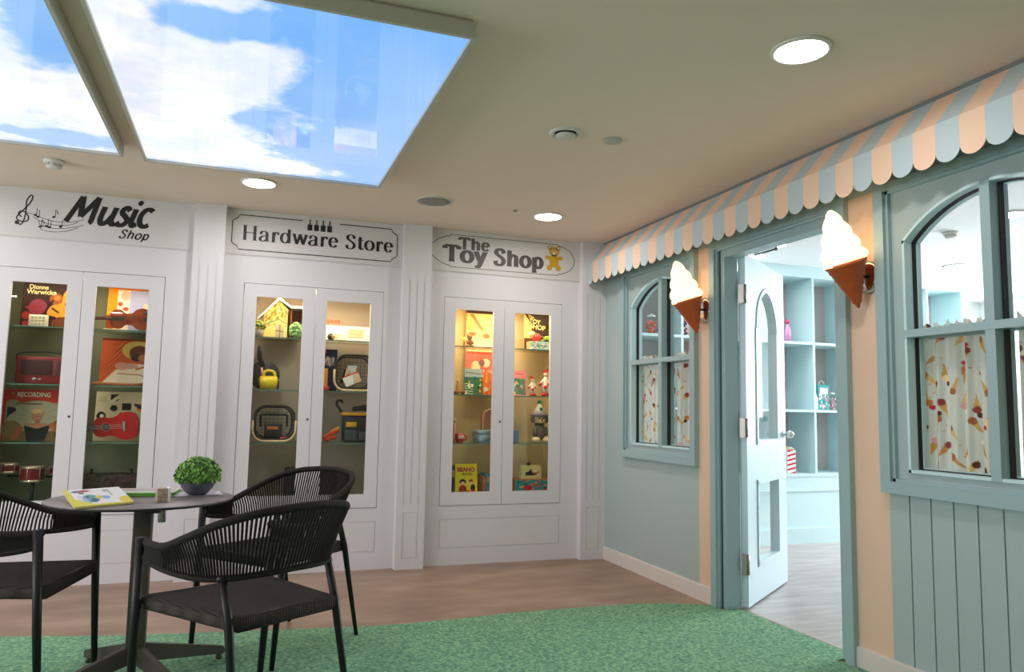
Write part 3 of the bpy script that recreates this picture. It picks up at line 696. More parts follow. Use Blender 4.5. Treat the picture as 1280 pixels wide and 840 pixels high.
mb = MB(); mb.lathe([(.046, 0), (.046, -.006), (.043, -.009), (.001, -.010)], (-1.001, -2.108, CH), 32); mb.build('cap', cm('cap_grey', (190, 188, 178), .6), root)
mb = MB(); mb.lathe([(.014, 0), (.013, -.006), (.006, -.010), (.001, -.010)], (-.992, -.709, CH), 16); tag(mb.build('sensor', cm('sensor_grey', (150, 146, 136), .5), org=(-.992, -.709, CH)), 'tiny round sensor in the ceiling near the toy shop downlight', 'sensor')

# ------------------------------------------------------------------ scalloped awning
root = thing('awning', 'scalloped awning in peach and pale blue stripes along the shop front', 'awning', (-.08, -2.5, 2.2))
ye = -.069; b0 = -.158; sw = .1035; ax, az_ = -.158, 2.222; tx, tz = -.012, 2.397
bounds = [ye] + [b0 - sw * i for i in range(36)]
roof = MB(); val = MB()
for i, (a, b) in enumerate(zip(bounds, bounds[1:])):
    m = 0 if i % 2 == 0 else 1
    # tops follow the flat sheet, edges straight up the slope
    nrm = Vector((tz - az_, 0, -(tx - ax))).normalized() * .003
    P = [(ax, a, az_), (ax, b, az_), (tx, b, tz), (tx, a, tz)]
    roof.add(P + [tuple(Vector(p) + nrm) for p in P], [(0, 1, 2, 3), (7, 6, 5, 4), (0, 4, 5, 1), (1, 5, 6, 2), (2, 6, 7, 3), (3, 7, 4, 0)], m)
    zb = 2.105; yc = (a + b) / 2; rr = (a - b) / 2
    poly = [(a, az_)] + [(yc + rr * math.cos(t_), zb - .045 * math.sin(t_)) for t_ in [PI * q / 12 for q in range(13)]] + [(b, az_)]
    val.prism(poly, lambda u, v, d: (ax - d, u, v), 0, .004, m)
roof.build('canopy', [M['stripe_a'], M['stripe_p']], root); val.build('valance', [M['stripe_a'], M['stripe_p']], root)
mb = MB(); mb.box(tx - .012, -.001, bounds[-1], ye, 2.375, CH - .001); mb.build('mounting_rail', cm('rail', (120, 130, 132), .6), root)

# ------------------------------------------------------------------ ice cream cone wall lamps
def cone_lamp(py, label):
    root = thing('ice_cream_wall_lamp', label, 'wall lamp', (0, py, 1.73), 'ice cream cone lamps on the peach pilasters')
    tip = Vector((-.062, py, 1.585)); axis = Vector((-.150, 0, .425)).normalized()
    q = axis.to_track_quat('Z', 'Y').to_matrix().to_4x4(); MT = Matrix.Translation(tip) @ q
    mb = MB()   # wafer cone with ridges and a rolled rim
    prof = [(.006, -.002), (.012, .01)]
    for i in range(1, 11):
        t = i / 10; prof += [(.009 + .070 * t, .185 * t - .004), (.011 + .072 * t + (.002 if i % 2 else 0), .185 * t)]
    prof += [(.087, .190), (.091, .198), (.088, .206), (.078, .207)]
    mb.lathe(prof, n=36, mx=MT); mb.ball(tip, .008, m=0); mb.build('wafer_cone', M['cone'], root)
    mb = MB()   # swirl: a rope of ice cream wound up to a point
    vs = []; fs = []; n = 40; k = 90
    for i in range(k + 1):
        t = i / k; h = .20 + .245 * t
        env = .100 * (1 - t) ** .62 * (1 - .12 * math.exp(-(t / .05) ** 2)) + .003
        for j in range(n):
            a = 2 * PI * j / n; ph = (t * 3.8 + a / (2 * PI)) % 1
            rr = env * (.84 + .20 * math.sin(PI * ph) ** .6)
            vs.append(MT @ Vector((rr * math.cos(a), rr * math.sin(a), h)))
    for i in range(k):
        for j in range(n): fs.append((i * n + j, i * n + (j + 1) % n, (i + 1) * n + (j + 1) % n, (i + 1) * n + j))
    fs.append(tuple(range(n))[::-1]); fs.append(tuple(range(k * n, k * n + n)))
    mb.add(vs, fs, 0, True); mb.build('swirl_shade', M['cream_lit'], root)
    mb = MB(); mb.lathe([(.074, 0), (.074, .010), (.066, .020), (.04, .024)], (0, py, 1.722), 36, mx=Matrix.Rotation(R(-90), 4, 'Y')); mb.build('wall_plate', M['chrome'], root)
    mb = MB(); mb.tube([(-.02, py, 1.722), (-.09, py, 1.722)], .007, 10); mb.build('arm', cm('arm_dark', (60, 58, 56), .3, metal=.8), root)
cone_lamp(-1.395, 'glowing ice cream cone lamp by the smaller window, left of the doorway')
cone_lamp(-2.655, 'glowing ice cream cone lamp by the larger window, right of the doorway')

# ------------------------------------------------------------------ cafe curtains with an ice cream print
def curtain(y0, y1, seed, label, zt=1.490, zb=.872, x=.100):
    nu, nv = 150, 190; rg = random.Random(seed); W = (y1 - y0) * 1.35; H = zt - zb
    cv = Cv(nu, nv, (206, 208, 198)); A = W / H
    for r_ in range(8):
        for c_ in range(int(6 * A) + 2):
            u = (c_ + .5 * (r_ % 2) + rg.uniform(-.2, .2)) / (6 * A); v = (r_ + rg.uniform(.1, .9)) / 8; a = rg.uniform(-.9, .9) + (PI if rg.random() < .25 else 0)
            L = .10; wd = .021
            def P(s, t): # s across, t along (unit of height)
                return (u + (s * math.cos(a) - t * math.sin(a)) / A, v + s * math.sin(a) + t * math.cos(a))
            gold = rg.choice([(206, 160, 84), (196, 140, 70), (214, 178, 110)])
            cv.poly([P(-wd, 0), P(wd, 0), P(0, -L)], gold)
            sc = rg.choice([(92, 44, 38), (236, 206, 160), (222, 160, 150), (170, 96, 56), (190, 120, 60), (150, 60, 60)]); p = P(0, .01)
            cv.ell(p[0], p[1], .023 / A, .023, sc)
            if rg.random() < .4:
                p = P(.012, .045); cv.ell(p[0], p[1], .016 / A, .016, rg.choice([(196, 44, 66), (88, 40, 36), (244, 228, 200)]))
    cv.dots(seed + 1, 60, .006, [(200, 110, 110), (190, 150, 90)])
    mb = MB(); vs = []
    ph = rg.uniform(0, 6); kf = 2 * PI * (y1 - y0) / .062
    for j in range(nv):
        t = j / (nv - 1)
        for i in range(nu):
            s = i / (nu - 1); amp = .013 + .006 * math.sin(3 * s + seed)
            wv = math.sin(kf * s + ph + 1.2 * math.sin(5 * s + seed) + .3 * t) * amp + .004 * math.sin(2.3 * kf * s + 2 * t)
            if t > .93: wv += .006 * math.sin(kf * 3.1 * s) * (t - .93) / .07
            z = zb + H * t + (.009 * math.sin(kf * 2.2 * s + 1) + .006 * math.sin(kf * 4.7 * s) if t > .985 else 0)
            vs.append((x + wv, y0 + (y1 - y0) * s, z))
    fs = [(j * nu + i, j * nu + i + 1, (j + 1) * nu + i + 1, (j + 1) * nu + i) for j in range(nv - 1) for i in range(nu - 1)]
    mb.add(vs, fs, 0, True); c = np.ones((nu * nv, 4)); c[:, :3] = lin(np.clip(cv.C, 0, 255).reshape(-1, 3)); mb.c = c
    root = thing('cafe_curtain', label, 'curtain', (x, (y0 + y1) / 2, zb), 'gathered cafe curtains with an ice cream print')
    mb.build('cloth', M['cloth'], root)
curtain(-.875, -.40, 3, 'half-height ice cream print curtain, left pane of the smaller window')
curtain(-1.255, -.905, 5, 'half-height ice cream print curtain, right pane of the smaller window')
curtain(-3.205, -2.79, 7, 'half-height ice cream print curtain, left pane of the larger window')
curtain(-3.64, -3.265, 9, 'half-height ice cream print curtain, right pane of the larger window')
for y0, y1, lb in ((-1.262, -.462, 'thin white rail holding the curtains of the smaller window'), (-3.645, -2.835, 'thin white rail holding the curtains of the larger window')):
    mb = MB(); mb.tube([(.100, y0, 1.440), (.100, y1, 1.440)], .004, 8); mb.box(.073, .100, y0, y0 + .008, 1.43, 1.45); mb.box(.073, .100, y1 - .008, y1, 1.43, 1.45); tag(mb.build('curtain_rail', cm('window_white', (236, 238, 240), .4)), lb, 'curtain rail')

# ------------------------------------------------------------------ shelving unit of the ice cream shop, and what stands on it
root = thing('shelving_unit', 'tall pale aqua open shelving unit inside the ice cream shop', 'shelves', (2.1, .28, 0))
UF, UB = .105, .46; ux = [.34 + .45 * i for i in range(9)]; uz = [.59, 1.145, 1.740, 2.330]
mb = MB(); mb.box(.17, 3.94, UF + .004, UB, 0, .57); mb.box(.16, 3.95, UF - .012, UF + .004, 0, .13); mb.box(.16, 3.95, UF - .006, UF + .004, .44, .452); mb.build('base_cabinet', M['aqua'], root)
mb = MB(); mb.box(.17, 3.96, UB - .012, UB, .57, 2.34); mb.build('back_panel', M['back'], root)
mb = MB(); mb.box(.17, 3.96, UF, UB - .012, 2.318, 2.419); mb.build('header', M['aqua'], root)
for x in ux + [.17]:
    mb = MB(); mb.box(x - .011, x + .011, UF, UB - .012, .57, 2.318); mb.build('divider', M['aqua'], root)
for z in uz[:3]:
    mb = MB(); mb.box(.181, 3.96, UF - .004, UB - .012, z - .022, z); mb.build('shelf', M['aqua'], root)
mb = MB()
for a, b, c, d in ((2.18, 2.20, .66, 1.10), (2.43, 2.45, .66, 1.10), (2.20, 2.43, .66, .68), (2.20, 2.43, 1.08, 1.10)): mb.box(a, b, .435, .446, c, d)
root = thing('framed_picture', 'pale blue frame standing in a lower cell of the shop shelving', 'frame', (2.31, .44, .59))
mb.box(2.27, 2.36, .42, .445, .5905, .66); mb.build('frame_edge', cm('frame_blue', (206, 232, 240), .4), root)
mb = MB(); mb.box(2.20, 2.43, .440, .445, .68, 1.08); mb.build('panel', cm('frame_white', (238, 240, 240), .3), root)

def jar(x, y, z, r, h, col, label, group=None, lid=(240, 240, 238), cat='jar'):
    root = thing('sweet_jar', label, cat, (x, y, z), group)
    mb = MB(); mb.lathe([(.001, 0), (r, 0), (r, h * .72), (r * .8, h * .82), (r * .7, h * .84), (r * .7, h * .86)], (x, y, z), 20, cap=False); mb.build('jar_body', M['glass'], root)
    mb = MB(); rg = random.Random(int(x * 1000))
    for _ in range(46):
        a = rg.uniform(0, 2 * PI); q = math.sqrt(rg.random()) * r * .8; mb.ball((x + q * math.cos(a), y + q * math.sin(a), z + r * .2 + rg.uniform(0, h * .6)), r * .22, m=rg.randint(0, 1), n=6, k=4)
    mb.build('sweets', [cm('sw%d%d%d' % tuple(col), col, .4), cm('swl%d%d%d' % tuple(col), [min(255, c + 50) for c in col], .4)], root)['kind'] = 'stuff'
    mb = MB(); mb.lathe([(r * .78, h * .86), (r * .8, h * .9), (r * .5, h * .95), (r * .12, h * .96), (r * .2, h), (.001, h)], (x, y, z), 20); mb.build('lid', cm('jarlid', lid, .3), root)
jar(.552, .20, 1.7415, .045, .17, (226, 84, 50), 'glass jar of orange sweets on the shop shelf, seen through the smaller window')
GJ = 'jars behind the cone lamp in the smaller window'
jar(.86, .20, 1.7415, .042, .20, (96, 40, 56), 'jar of dark sweets behind the cone lamp, leftmost of three', GJ)
jar(.955, .19, 1.7415, .036, .13, (206, 92, 128), 'short jar of pink sweets behind the cone lamp, second of three', GJ)
jar(1.045, .20, 1.7415, .040, .19, (214, 52, 84), 'jar of red sweets behind the cone lamp, third of three', GJ)
jar(2.415, .20, 1.1465, .034, .165, (228, 170, 178), 'small glass jar of pale sweets beside the teal gift bag')
cv = Cv(40, 60, (70, 160, 160)); cv.rect(.15, .85, .62, .88, (226, 206, 214)); cv.dots(5, 40, .05, [(240, 120, 130), (230, 230, 220), (60, 110, 130)], (0, 1, 0, .6))
root = thing('gift_bag', 'teal printed gift bag on the shop shelf, seen through the doorway', 'gift bag', (2.29, .2, 1.1465))
board('bag_body', cv, (2.235, .17, 1.1465), (.125, 0, 0), (0, 0, .225), .06, root, edge=(80, 160, 160))
mb = MB(); mb.tube(crom([(2.27, .2, 1.371), (2.28, .2, 1.40), (2.315, .2, 1.40), (2.325, .2, 1.371)], 5), .003, 6); mb.build('handle', cm('bag_handle', (240, 230, 230), .6), root)
mb = MB(); mb.lathe([(.016, 0), (.018, .006), (.018, .10), (.012, .115), (.006, .13), (.006, .15)], (2.205, .17, 1.1465), 14); tag(mb.build('bottle', cm('white_plastic', (240, 238, 240), .4)), 'slim white bottle left of the teal gift bag', 'bottle')
root = thing('pink_bottle', 'pink bottle with a round pink stopper beside the open door', 'bottle', (1.935, .2, 1.7415))
mb = MB(); mb.lathe([(.03, 0), (.03, .11), (.014, .14), (.012, .16)], (1.935, .2, 1.7415), 18); mb.build('body', cm('pinkb', (216, 150, 190), .3), root)
mb = MB(); mb.ball((1.935, .2, 1.923), .022); mb.build('stopper', cm('pinkt', (206, 60, 120), .4), root)
cv = Cv(30, 60, (240, 236, 232))
for i in range(6): cv.poly([(0, i * .2 - .1), (1, i * .2), (1, i * .2 + .08), (0, i * .2 - .02)], (206, 40, 50))
root = thing('striped_popcorn_box', 'red and white striped box low in the shop shelving by the door edge', 'box', (1.93, .2, .5915))
board('box_body', cv, (1.885, .17, .5915), (.09, 0, 0), (0, 0, .2), .06, root, edge=(236, 230, 228))
mb = MB(); rg = random.Random(3)
for _ in range(14): mb.ball((1.93 + rg.uniform(-.03, .03), .2 + rg.uniform(-.02, .02), .793 + rg.uniform(0, .012)), .013, n=8, k=5)
mb.build('filling', cm('popc', (240, 226, 190), .8), root)
root = thing('storage_tub', 'pale tub with coral lid below the jars, seen through the smaller window', 'tub', (.95, .22, 1.1465))
mb = MB(); mb.rbox(.86, 1.06, .15, .30, 1.147, 1.50, .012); mb.build('tub', cm('tubw', (200, 226, 226), .4), root)
mb = MB(); mb.rbox(.85, 1.07, .14, .31, 1.50, 1.56, .01); mb.build('lid', cm('tubl', (222, 140, 120), .4), root)

# ------------------------------------------------------------------ furniture: woven armchairs
def make_chair(label):
    root = thing('woven_armchair', label, 'chair', (0, 0, 0), 'black rope-woven armchairs round the bistro table')
    def mirror(P): return P + [(-x, y, z) for x, y, z in P[::-1][1:]]
    top = crom(mirror([(.248, .235, .636), (.262, .17, .632), (.274, .06, .640), (.274, -.06, .680), (.25, -.18, .728), (.18, -.268, .762), (.08, -.302, .775), (0, -.31, .778)]), 10)
    low = crom(mirror([(.250, .235, .590), (.262, .17, .575), (.260, .06, .562), (.242, -.07, .556), (.205, -.155, .560), (.15, -.205, .566), (.07, -.23, .57), (0, -.235, .572)]), 10)
    for s in (-1, 1):
        mb = MB(); mb.tube([(s * .250, .269, 0), (s * .2565, .25, .3), (s * .263, .232, .648)], [.011, .0145, .017], 12); mb.build('leg', M['black'], root, local=True)
    for s in (-1, 1):
        mb = MB(); mb.tube([(s * .220, -.298, 0), (s * .208, -.235, .30), (s * .204, -.206, .435), (s * .203, -.158, .565)], [.0095, .0125, .0145, .013], 12)
        mb.ball((s * .203, -.157, .56), .019, .019, .014); mb.build('leg', M['black'], root, local=True)
    mb = MB(); mb.tube(top, .0135, 12); mb.ball(top[0], .0150, m=0); mb.ball(top[-1], .0150, m=0); mb.build('top_rail', M['rope'], root, local=True)
    mb = MB(); mb.tube(low, .0105, 10); mb.build('lower_rail', M['rope'], root, local=True)
    mb = MB(); T = np.array(top); Lw = np.array(low); seg = np.r_[0, np.cumsum(np.linalg.norm(np.diff(T, axis=0), axis=1))]; Ltot = seg[-1]
    s_ = 0.012
    while s_ < Ltot - .01:
        f_ = s_ / Ltot
        a = np.array([np.interp(s_, seg, T[:, i]) for i in range(3)])
        par = np.interp(s_, seg, np.arange(len(T))); b = np.array([np.interp(par, np.arange(len(Lw)), Lw[:, i]) for i in range(3)])
        dens = min(f_, 1 - f_) < .115
        m_ = (a + b) / 2; out = np.array([m_[0], m_[1] + .02, 0]); out = out / (np.linalg.norm(out) + 1e-6) * .004
        mb.tube([a + out * 2.2, m_ + out * .4, b + out * 1.5], .0038, 6, cap=False)
        if dens: mb.tube([a - out * 2.2, m_ - out, b - out * 1.5], .0034, 5, cap=False)
        s_ += .0060 if dens else .0138
    mb.build('woven_rope_back', M['rope'], root, local=True)
    # seat frame and sling seat
    mb = MB()
    mb.tube([(-.256, .245, .437), (.256, .245, .437)], .011, 10); mb.tube([(-.204, -.208, .437), (.204, -.208, .437)], .011, 10)
    for s in (-1, 1): mb.tube([(s * .222, .245, .437), (s * .180, -.208, .437)], .011, 10)
    mb.build('seat_frame', M['black'], root, local=True)
    mb = MB(); nx, ny = 16, 16; tv = []
    def sx(y): return .180 + (.222 - .180) * (y + .208) / .453
    prof = [(-1, -.030), (-1.075, -.020), (-1.085, -.004), (-1.04, .010), (-.9, .011)] 
    ys = np.linspace(-.223, .260, ny); rings = []
    for y in ys:
        w_ = sx(y); row = [(-w_ - .004, .405), (-w_ - .014, .414), (-w_ - .015, .442), (-w_ - .006, .452)]
        row += [(x, .4525 - .008 * (1 - (x / w_) ** 2)) for x in np.linspace(-w_ * .93, w_ * .93, nx)]
        row += [(w_ + .006, .452), (w_ + .015, .442), (w_ + .014, .414), (w_ + .004, .405)]
        rings.append([(x, y, z) for x, z in row])
    k = len(rings[0]); vs = [v for r_ in rings for v in r_]
    fs = [(i * k + j, i * k + (j + 1) % k, (i + 1) * k + (j + 1) % k, (i + 1) * k + j) for i in range(ny - 1) for j in range(k)]
    fs += [tuple(range(k))[::-1], tuple(range((ny - 1) * k, ny * k))]
    mb.add(vs, fs, 0, True); mb.build('seat', M['seat'], root, local=True)
    return root
ch = make_chair('black rope-woven armchair in the foreground, its back to the camera')
ch.location = (-2.565, -2.472, .0065); ch.rotation_euler[2] = .583
ch2 = copy_tree(ch); ch2.location = (-2.411, -1.509, .0065); ch2.rotation_euler[2] = 2.296; ch2['label'] = 'black rope-woven armchair right of the table, behind the foreground chair'
ch3 = copy_tree(ch); ch3.location = (-3.441, -1.885, .0065); ch3.rotation_euler[2] = -1.76; ch3['label'] = 'black rope-woven armchair left of the table, cut by the photo edge'

# bistro table
TX, TY, TZ = -2.965, -1.862, .72
root = thing('bistro_table', 'round folding bistro table with a thin grey top and one column', 'table', (TX, TY, .006))
mb = MB(); mb.lathe([(.001, -.010), (.338, -.010), (.344, -.007), (.345, -.003), (.343, 0), (.001, 0)], (TX - .010, TY, TZ), 72, cap=False)
mb.m = [1 if abs(sum(mb.v[i][2] for i in f) / 4 - TZ) < .0016 and len(f) == 4 and max(math.hypot(mb.v[i][0] - TX + .01, mb.v[i][1] - TY) for i in f) <= .3435 else 0 for f in mb.f]
mb.build('tabletop', [cm('top_edge', (40, 38, 38), .4), M['table']], root)
mb = MB(); mb.rbox(TX - .034, TX + .034, TY - .034, TY + .034, .13, .706, .006); mb.build('column', M['bronze'], root)
mb = MB(); mb.box(TX - .16, TX + .16, TY - .03, TY + .03, .692, .709); mb.tube([(TX + .02, TY - .045, .675), (TX + .065, TY - .045, .675)], .011, 10); mb.build('top_bracket', cm('bracket_dark', (50, 48, 46), .4), root)
mb = MB(); mb.rbox(TX + .055, TX + .085, TY - .052, TY - .038, .628, .682, .005); mb.build('release_lever', M['silver'], root)
for a in (34, 124, 214, 304):
    c_, s_ = math.cos(R(a)), math.sin(R(a)); mb = MB()
    def ff(u, v, d): return (TX + c_ * u - s_ * d, TY + s_ * u + c_ * d, v)
    mb.prism([(.02, .155), (.385, .058), (.395, .040), (.385, .026), (.02, .082)], ff, -.012, .012)
    mb.lathe([(.012, 0), (.014, .010), (.010, .022)], ff(.372, .006, 0), 12)
    mb.build('foot', M['bronze'], root)

# things on the table
TT = TZ + .0005
cv = Cv(90, 70, (238, 236, 236))
cv.rect(0, 1, 0, 1, (238, 236, 238)); cv.rect(0, .10, 0, 1, (228, 212, 70)); cv.rect(0, 1, 0, .08, (226, 214, 84)); cv.ell(.93, .2, .13, .2, (226, 206, 70)); cv.poly([(.1, .0), (.35, .0), (.28, .3), (.1, .4)], (224, 216, 96))
cv.ell(.36, .40, .14, .24, (96, 170, 176)); cv.ell(.40, .30, .06, .1, (54, 110, 130)); cv.ell(.3, .5, .05, .07, (60, 70, 90)); cv.ell(.52, .45, .08, .1, (226, 206, 70)); cv.ell(.62, .42, .07, .10, (130, 180, 232)); cv.ell(.2, .86, .09, .06, (56, 66, 120)); cv.ell(.34, .88, .1, .06, (170, 60, 70)); cv.ell(.27, .76, .05, .05, (40, 50, 80)); cv.rect(.16, .30, .2, .6, (196, 214, 236), .6)
cv.rect(.66, .72, .75, .9, (180, 176, 180)); cv.rect(.74, .76, .5, .9, (120, 120, 126))
def lying(name, cv, c, L, W, th, z, ang, label, cat, **k):
    a = R(ang); u = Vector((math.cos(a), math.sin(a), 0)); v = Vector((-math.sin(a), math.cos(a), 0))
    P = Vector((c[0], c[1], z + th)) - u * L / 2 - v * W / 2
    root = thing(name, label, cat, (c[0], c[1], z))
    board('cover', cv, P, u * L, v * W, .0012, root, mt='gloss', **k)
    mb = MB(); Q = Matrix.Translation((c[0], c[1], z)) @ Matrix.Rotation(a, 4, 'Z')
    mb.rbox(-L / 2 + .002, L / 2 - .002, -W / 2 + .002, W / 2 - .002, 0.0, th - .0015, .0008, mx=Q, seg=1); mb.build('pages', cm('paper' if name != 'activity_book' else 'paper_green', (236, 232, 222) if name != 'activity_book' else (110, 176, 70), .8), root)
cvo = Cv(50, 50, (196, 190, 186)); cvo.rect(0, 1, 0, .22, (96, 170, 60)); cvo.rect(0, 1, .22, .3, (236, 236, 230)); cvo.line([(.05, .5), (.5, .8), (.95, .6)], .02, (110, 116, 120)); cvo.line([(.1, .75), (.9, .45)], .015, (90, 96, 100)); cvo.rect(0, 1, .94, 1, (196, 110, 60)); cvo.rect(.35, .8, .5, .8, (150, 160, 160), .6)
lying('activity_book', cvo, (-3.000, -1.715), .29, .21, .014, TT, -4, 'green-edged activity book lying under the yellow magazine', 'book', edge=(96, 170, 60))
root = thing('magazine', 'yellow and white magazine with a blue drawing, its rear edge propped on a book', 'magazine', (-3.1, -2.0, TT))
board('magazine_body', cv, (-3.158, -2.178, TT + .0085), (.176, .13, 0), (-.092, .270, .030), .007, root, mt='gloss', edge=(206, 196, 120))
cvp = Cv(40, 40, (222, 218, 230)); cvp.rect(0, 1, 0, .1, (110, 86, 168)); cvp.rect(.5, .9, .55, .9, (150, 124, 160)); cvp.rect(.1, .45, .1, .5, (236, 234, 238)); cvp.line([(.05, .2), (.3, .4)], .02, (60, 60, 90))
lying('leaflet', cvp, (-2.785, -1.765), .21, .15, .003, TT, 8, 'white and purple leaflet under the plant bowl', 'leaflet')
root = thing('wooden_block', 'small weathered wooden block with a white side, standing on the table', 'block', (-2.888, -2.005, TT))
mb = MB(); Q = Matrix.Translation((-2.888, -2.0, TT)) @ Matrix.Rotation(R(14), 4, 'Z'); mb.rbox(-.024, .014, -.02, .02, 0, .052, .002, mx=Q); mb.build('block', cm('oldwood', (166, 146, 128), .8, noise=(60, 4, [(.3, (140, 120, 104)), (.7, (190, 172, 152))])), root)
mb = MB(); mb.rbox(.0142, .024, -.02, .02, 0, .054, .001, mx=Q); mb.build('white_side', cm('paperw', (232, 230, 228), .6), root)
# potted plant
PX, PY, PZ = -2.775, -1.80, TT + .0035
root = thing('potted_plant', 'round clipped green plant in a slate grey bowl on the table', 'plant', (PX, PY, PZ))
mb = MB(); mb.lathe([(.001, 0), (.034, 0), (.042, .006), (.062, .030), (.073, .055), (.075, .068), (.071, .068), (.066, .052)], (PX, PY, PZ), 40, cap=False); mb.build('bowl', M['bowl'], root)
mb = MB(); rg = random.Random(8)
mb.ball((PX, PY, PZ + .072), .070, .070, .060, n=20, k=12)
gr = (math.sqrt(5) - 1) / 2
for i in range(900):
    t = (i + .5) / 900; zc = 1 - 1.25 * t; r_ = math.sqrt(max(0, 1 - zc * zc)); a = 2 * PI * i * gr
    d = Vector((r_ * math.cos(a), r_ * math.sin(a), zc)); R0 = .086 + rg.uniform(-.007, .006)
    p = Vector((PX, PY, PZ + .074)) + Vector((d.x * R0, d.y * R0, d.z * R0 * .90))
    q = d.to_track_quat('Z', 'Y').to_matrix().to_4x4() @ Matrix.Rotation(rg.uniform(0, 6.3), 4, 'Z') @ Matrix.Rotation(rg.uniform(-.9, .9), 4, 'X')
    l_ = rg.uniform(.006, .0095); Q = Matrix.Translation(p) @ q
    vs = [Q @ Vector(v) for v in ((0, -l_, 0), (l_ * .7, 0, .002), (0, l_, .001), (-l_ * .7, 0, .002), (0, 0, -.002))]
    mb.add(vs, [(0, 1, 4), (1, 2, 4), (2, 3, 4), (3, 0, 4), (0, 1, 2, 3)], 1 if rg.random() < .35 else 0, False)
mb.build('foliage', [M['leaf'], cm('leaf_light', (132, 180, 66), .55)], root)

# ------------------------------------------------------------------ contents of the music cabinet
Z3, Z2, Z1, Z0 = .8515, 1.2045, 1.5575, .4705     # shelf tops, lowest last
K = (24, 18, 16); CR = (240, 226, 190)
G = 'record sleeves in the music shop cabinet'
cv = Cv(110, 100, (52, 30, 26)); cv.ell(.95, .60, .22, .30, (232, 150, 40)); cv.ell(.90, .34, .20, .16, (238, 168, 50)); cv.ell(.66, .38, .2, .14, (226, 150, 50), .5); cv.ell(.62, .62, .12, .12, (150, 80, 40)); cv.ell(.64, .64, .06, .05, (214, 120, 50))
cv.line([(.56, .42), (.68, .34)], .018, K); cv.line([(.80, .52), (.92, .46), (.98, .50)], .02, K); cv.ell(.90, .44, .09, .05, K); cv.ell(.90, .46, .05, .03, (230, 160, 60)); cv.ell(.86, .10, .3, .16, (110, 58, 30))
cv.ell(.30, .42, .17, .18, (136, 54, 74)); cv.poly([(.05, .42), (.3, .5), (.35, .3)], (146, 50, 62)); cv.ell(.10, .25, .08, .08, (160, 44, 44)); cv.line([(.42, .3), (.56, .58)], .022, (26, 22, 40)); cv.rect(.3, .62, .93, .98, (176, 40, 40)); cv.line([(.4, .26), (.62, .22)], .03, (28, 24, 30)); cv.ell(.1, .08, .06, .06, (170, 50, 50))
a1 = standing('record_sleeve', cv, -3.952, -3.650, Z1, 1.868, .20, .03, label='brown record sleeve with a face sideways and cream lettering, top left of the music cabinet', cat='record', group=G)
text('lettering', 'Dionne', cm('creamink', (246, 226, 160), .5), a1, plate(-3.918, .2275 - .004, 1.808, .1), .105, .030, .02)
text('lettering', 'Warwicke', cm('creamink', (246, 226, 160), .5), a1, plate(-3.932, .222 - .002, 1.776, .1), .165, .030, .02)
root = thing('cassette_box', 'small cream box with a grid of gold marks in front of the brown record sleeve', 'box', (-3.835, .13, Z1))
mb = MB(); mb.rbox(-3.888, -3.782, .12, .145, Z1, Z1 + .078, .006); mb.build('case', cm('creamcase', (240, 230, 200), .4), root)
mb = MB()
for i in range(4):
    for j in range(3): mb.rbox(-3.872 + .020 * i, -3.858 + .020 * i, .118, .121, Z1 + .014 + .02 * j, Z1 + .027 + .02 * j, .001)
mb.build('buttons', cm('goldmark', (196, 176, 120), .5), root)
root = thing('transistor_radio', 'dark red portable radio with a black handle in the music cabinet', 'radio', (-3.80, .16, Z2))
mb = MB(); mb.rbox(-3.936, -3.66, .12, .20, Z2, Z2 + .170, .012); mb.build('case', cm('darkred', (138, 22, 30), .4), root)
mb = MB(); mb.rbox(-3.905, -3.74, .115, .121, Z2 + .055, Z2 + .150, .003); mb.build('speaker_grille', cm('grillered', (70, 26, 30), .7, bump=('noise', 300, .6, .002)), root)
mb = MB(); mb.rbox(-3.73, -3.675, .115, .121, Z2 + .05, Z2 + .15, .003); mb.build('tuning_dial', cm('dial', (96, 24, 30), .4), root)
mb = MB(); mb.ball((-3.83, .118, Z2 + .03), .014, .004, .010); mb.ball((-3.80, .118, Z2 + .03), .01, .004, .007); mb.build('badge', M['silver'], root)
mb = MB(); mb.tube(crom([(-3.933, .155, Z2 + .13), (-3.940, .155, Z2 + .175), (-3.91, .155, Z2 + .195), (-3.80, .155, Z2 + .202), (-3.69, .155, Z2 + .195), (-3.663, .155, Z2 + .175), (-3.665, .155, Z2 + .13)], 5), .006, 8); mb.build('handle', cm('handleblk', (44, 42, 38), .5), root)
cv = Cv(110, 110, (186, 48, 28)); cv.rect(.05, 1, 0, .74, (150, 140, 108)); cv.ell(.15, .73, .10, .06, (150, 140, 108)); cv.ell(.55, .44, .46, .34, (172, 164, 134)); cv.line([(.55, .46), (.14, .52)], .006, (150, 142, 112)); cv.line([(.55, .46), (.22, .70)], .006, (150, 142, 112)); cv.line([(.55, .46), (.9, .66)], .006, (150, 142, 112)); cv.line([(.55, .46), (.97, .48)], .006, (150, 142, 112)); cv.rect(.05, 1, .0, .2, (120, 96, 58)); cv.ell(.17, .22, .16, .17, (136, 112, 72)); cv.ell(.95, .3, .16, .12, (150, 84, 34))
cv.ell(.56, .50, .10, .135, (168, 128, 74)); cv.ell(.55, .57, .085, .06, (206, 172, 112)); cv.ell(.57, .45, .07, .095, (186, 126, 98)); cv.line([(.535, .475), (.555, .475)], .006, (60, 36, 30)); cv.line([(.59, .475), (.61, .475)], .006, (60, 36, 30)); cv.line([(.56, .41), (.59, .41)], .006, (150, 40, 40)); cv.rect(.53, .61, .28, .40, (164, 104, 78)); cv.poly([(.36, .3), (.57, .24), (.78, .32), (.7, 0), (.42, 0)], (24, 32, 32)); cv.poly([(.34, .33), (.56, .24), (.8, .33), (.68, .34), (.45, .34)], (178, 122, 90)); cv.line([(.8, .3), (.98, .1)], .05, (190, 104, 50)); cv.line([(.32, .24), (.22, .06)], .04, (190, 96, 60))
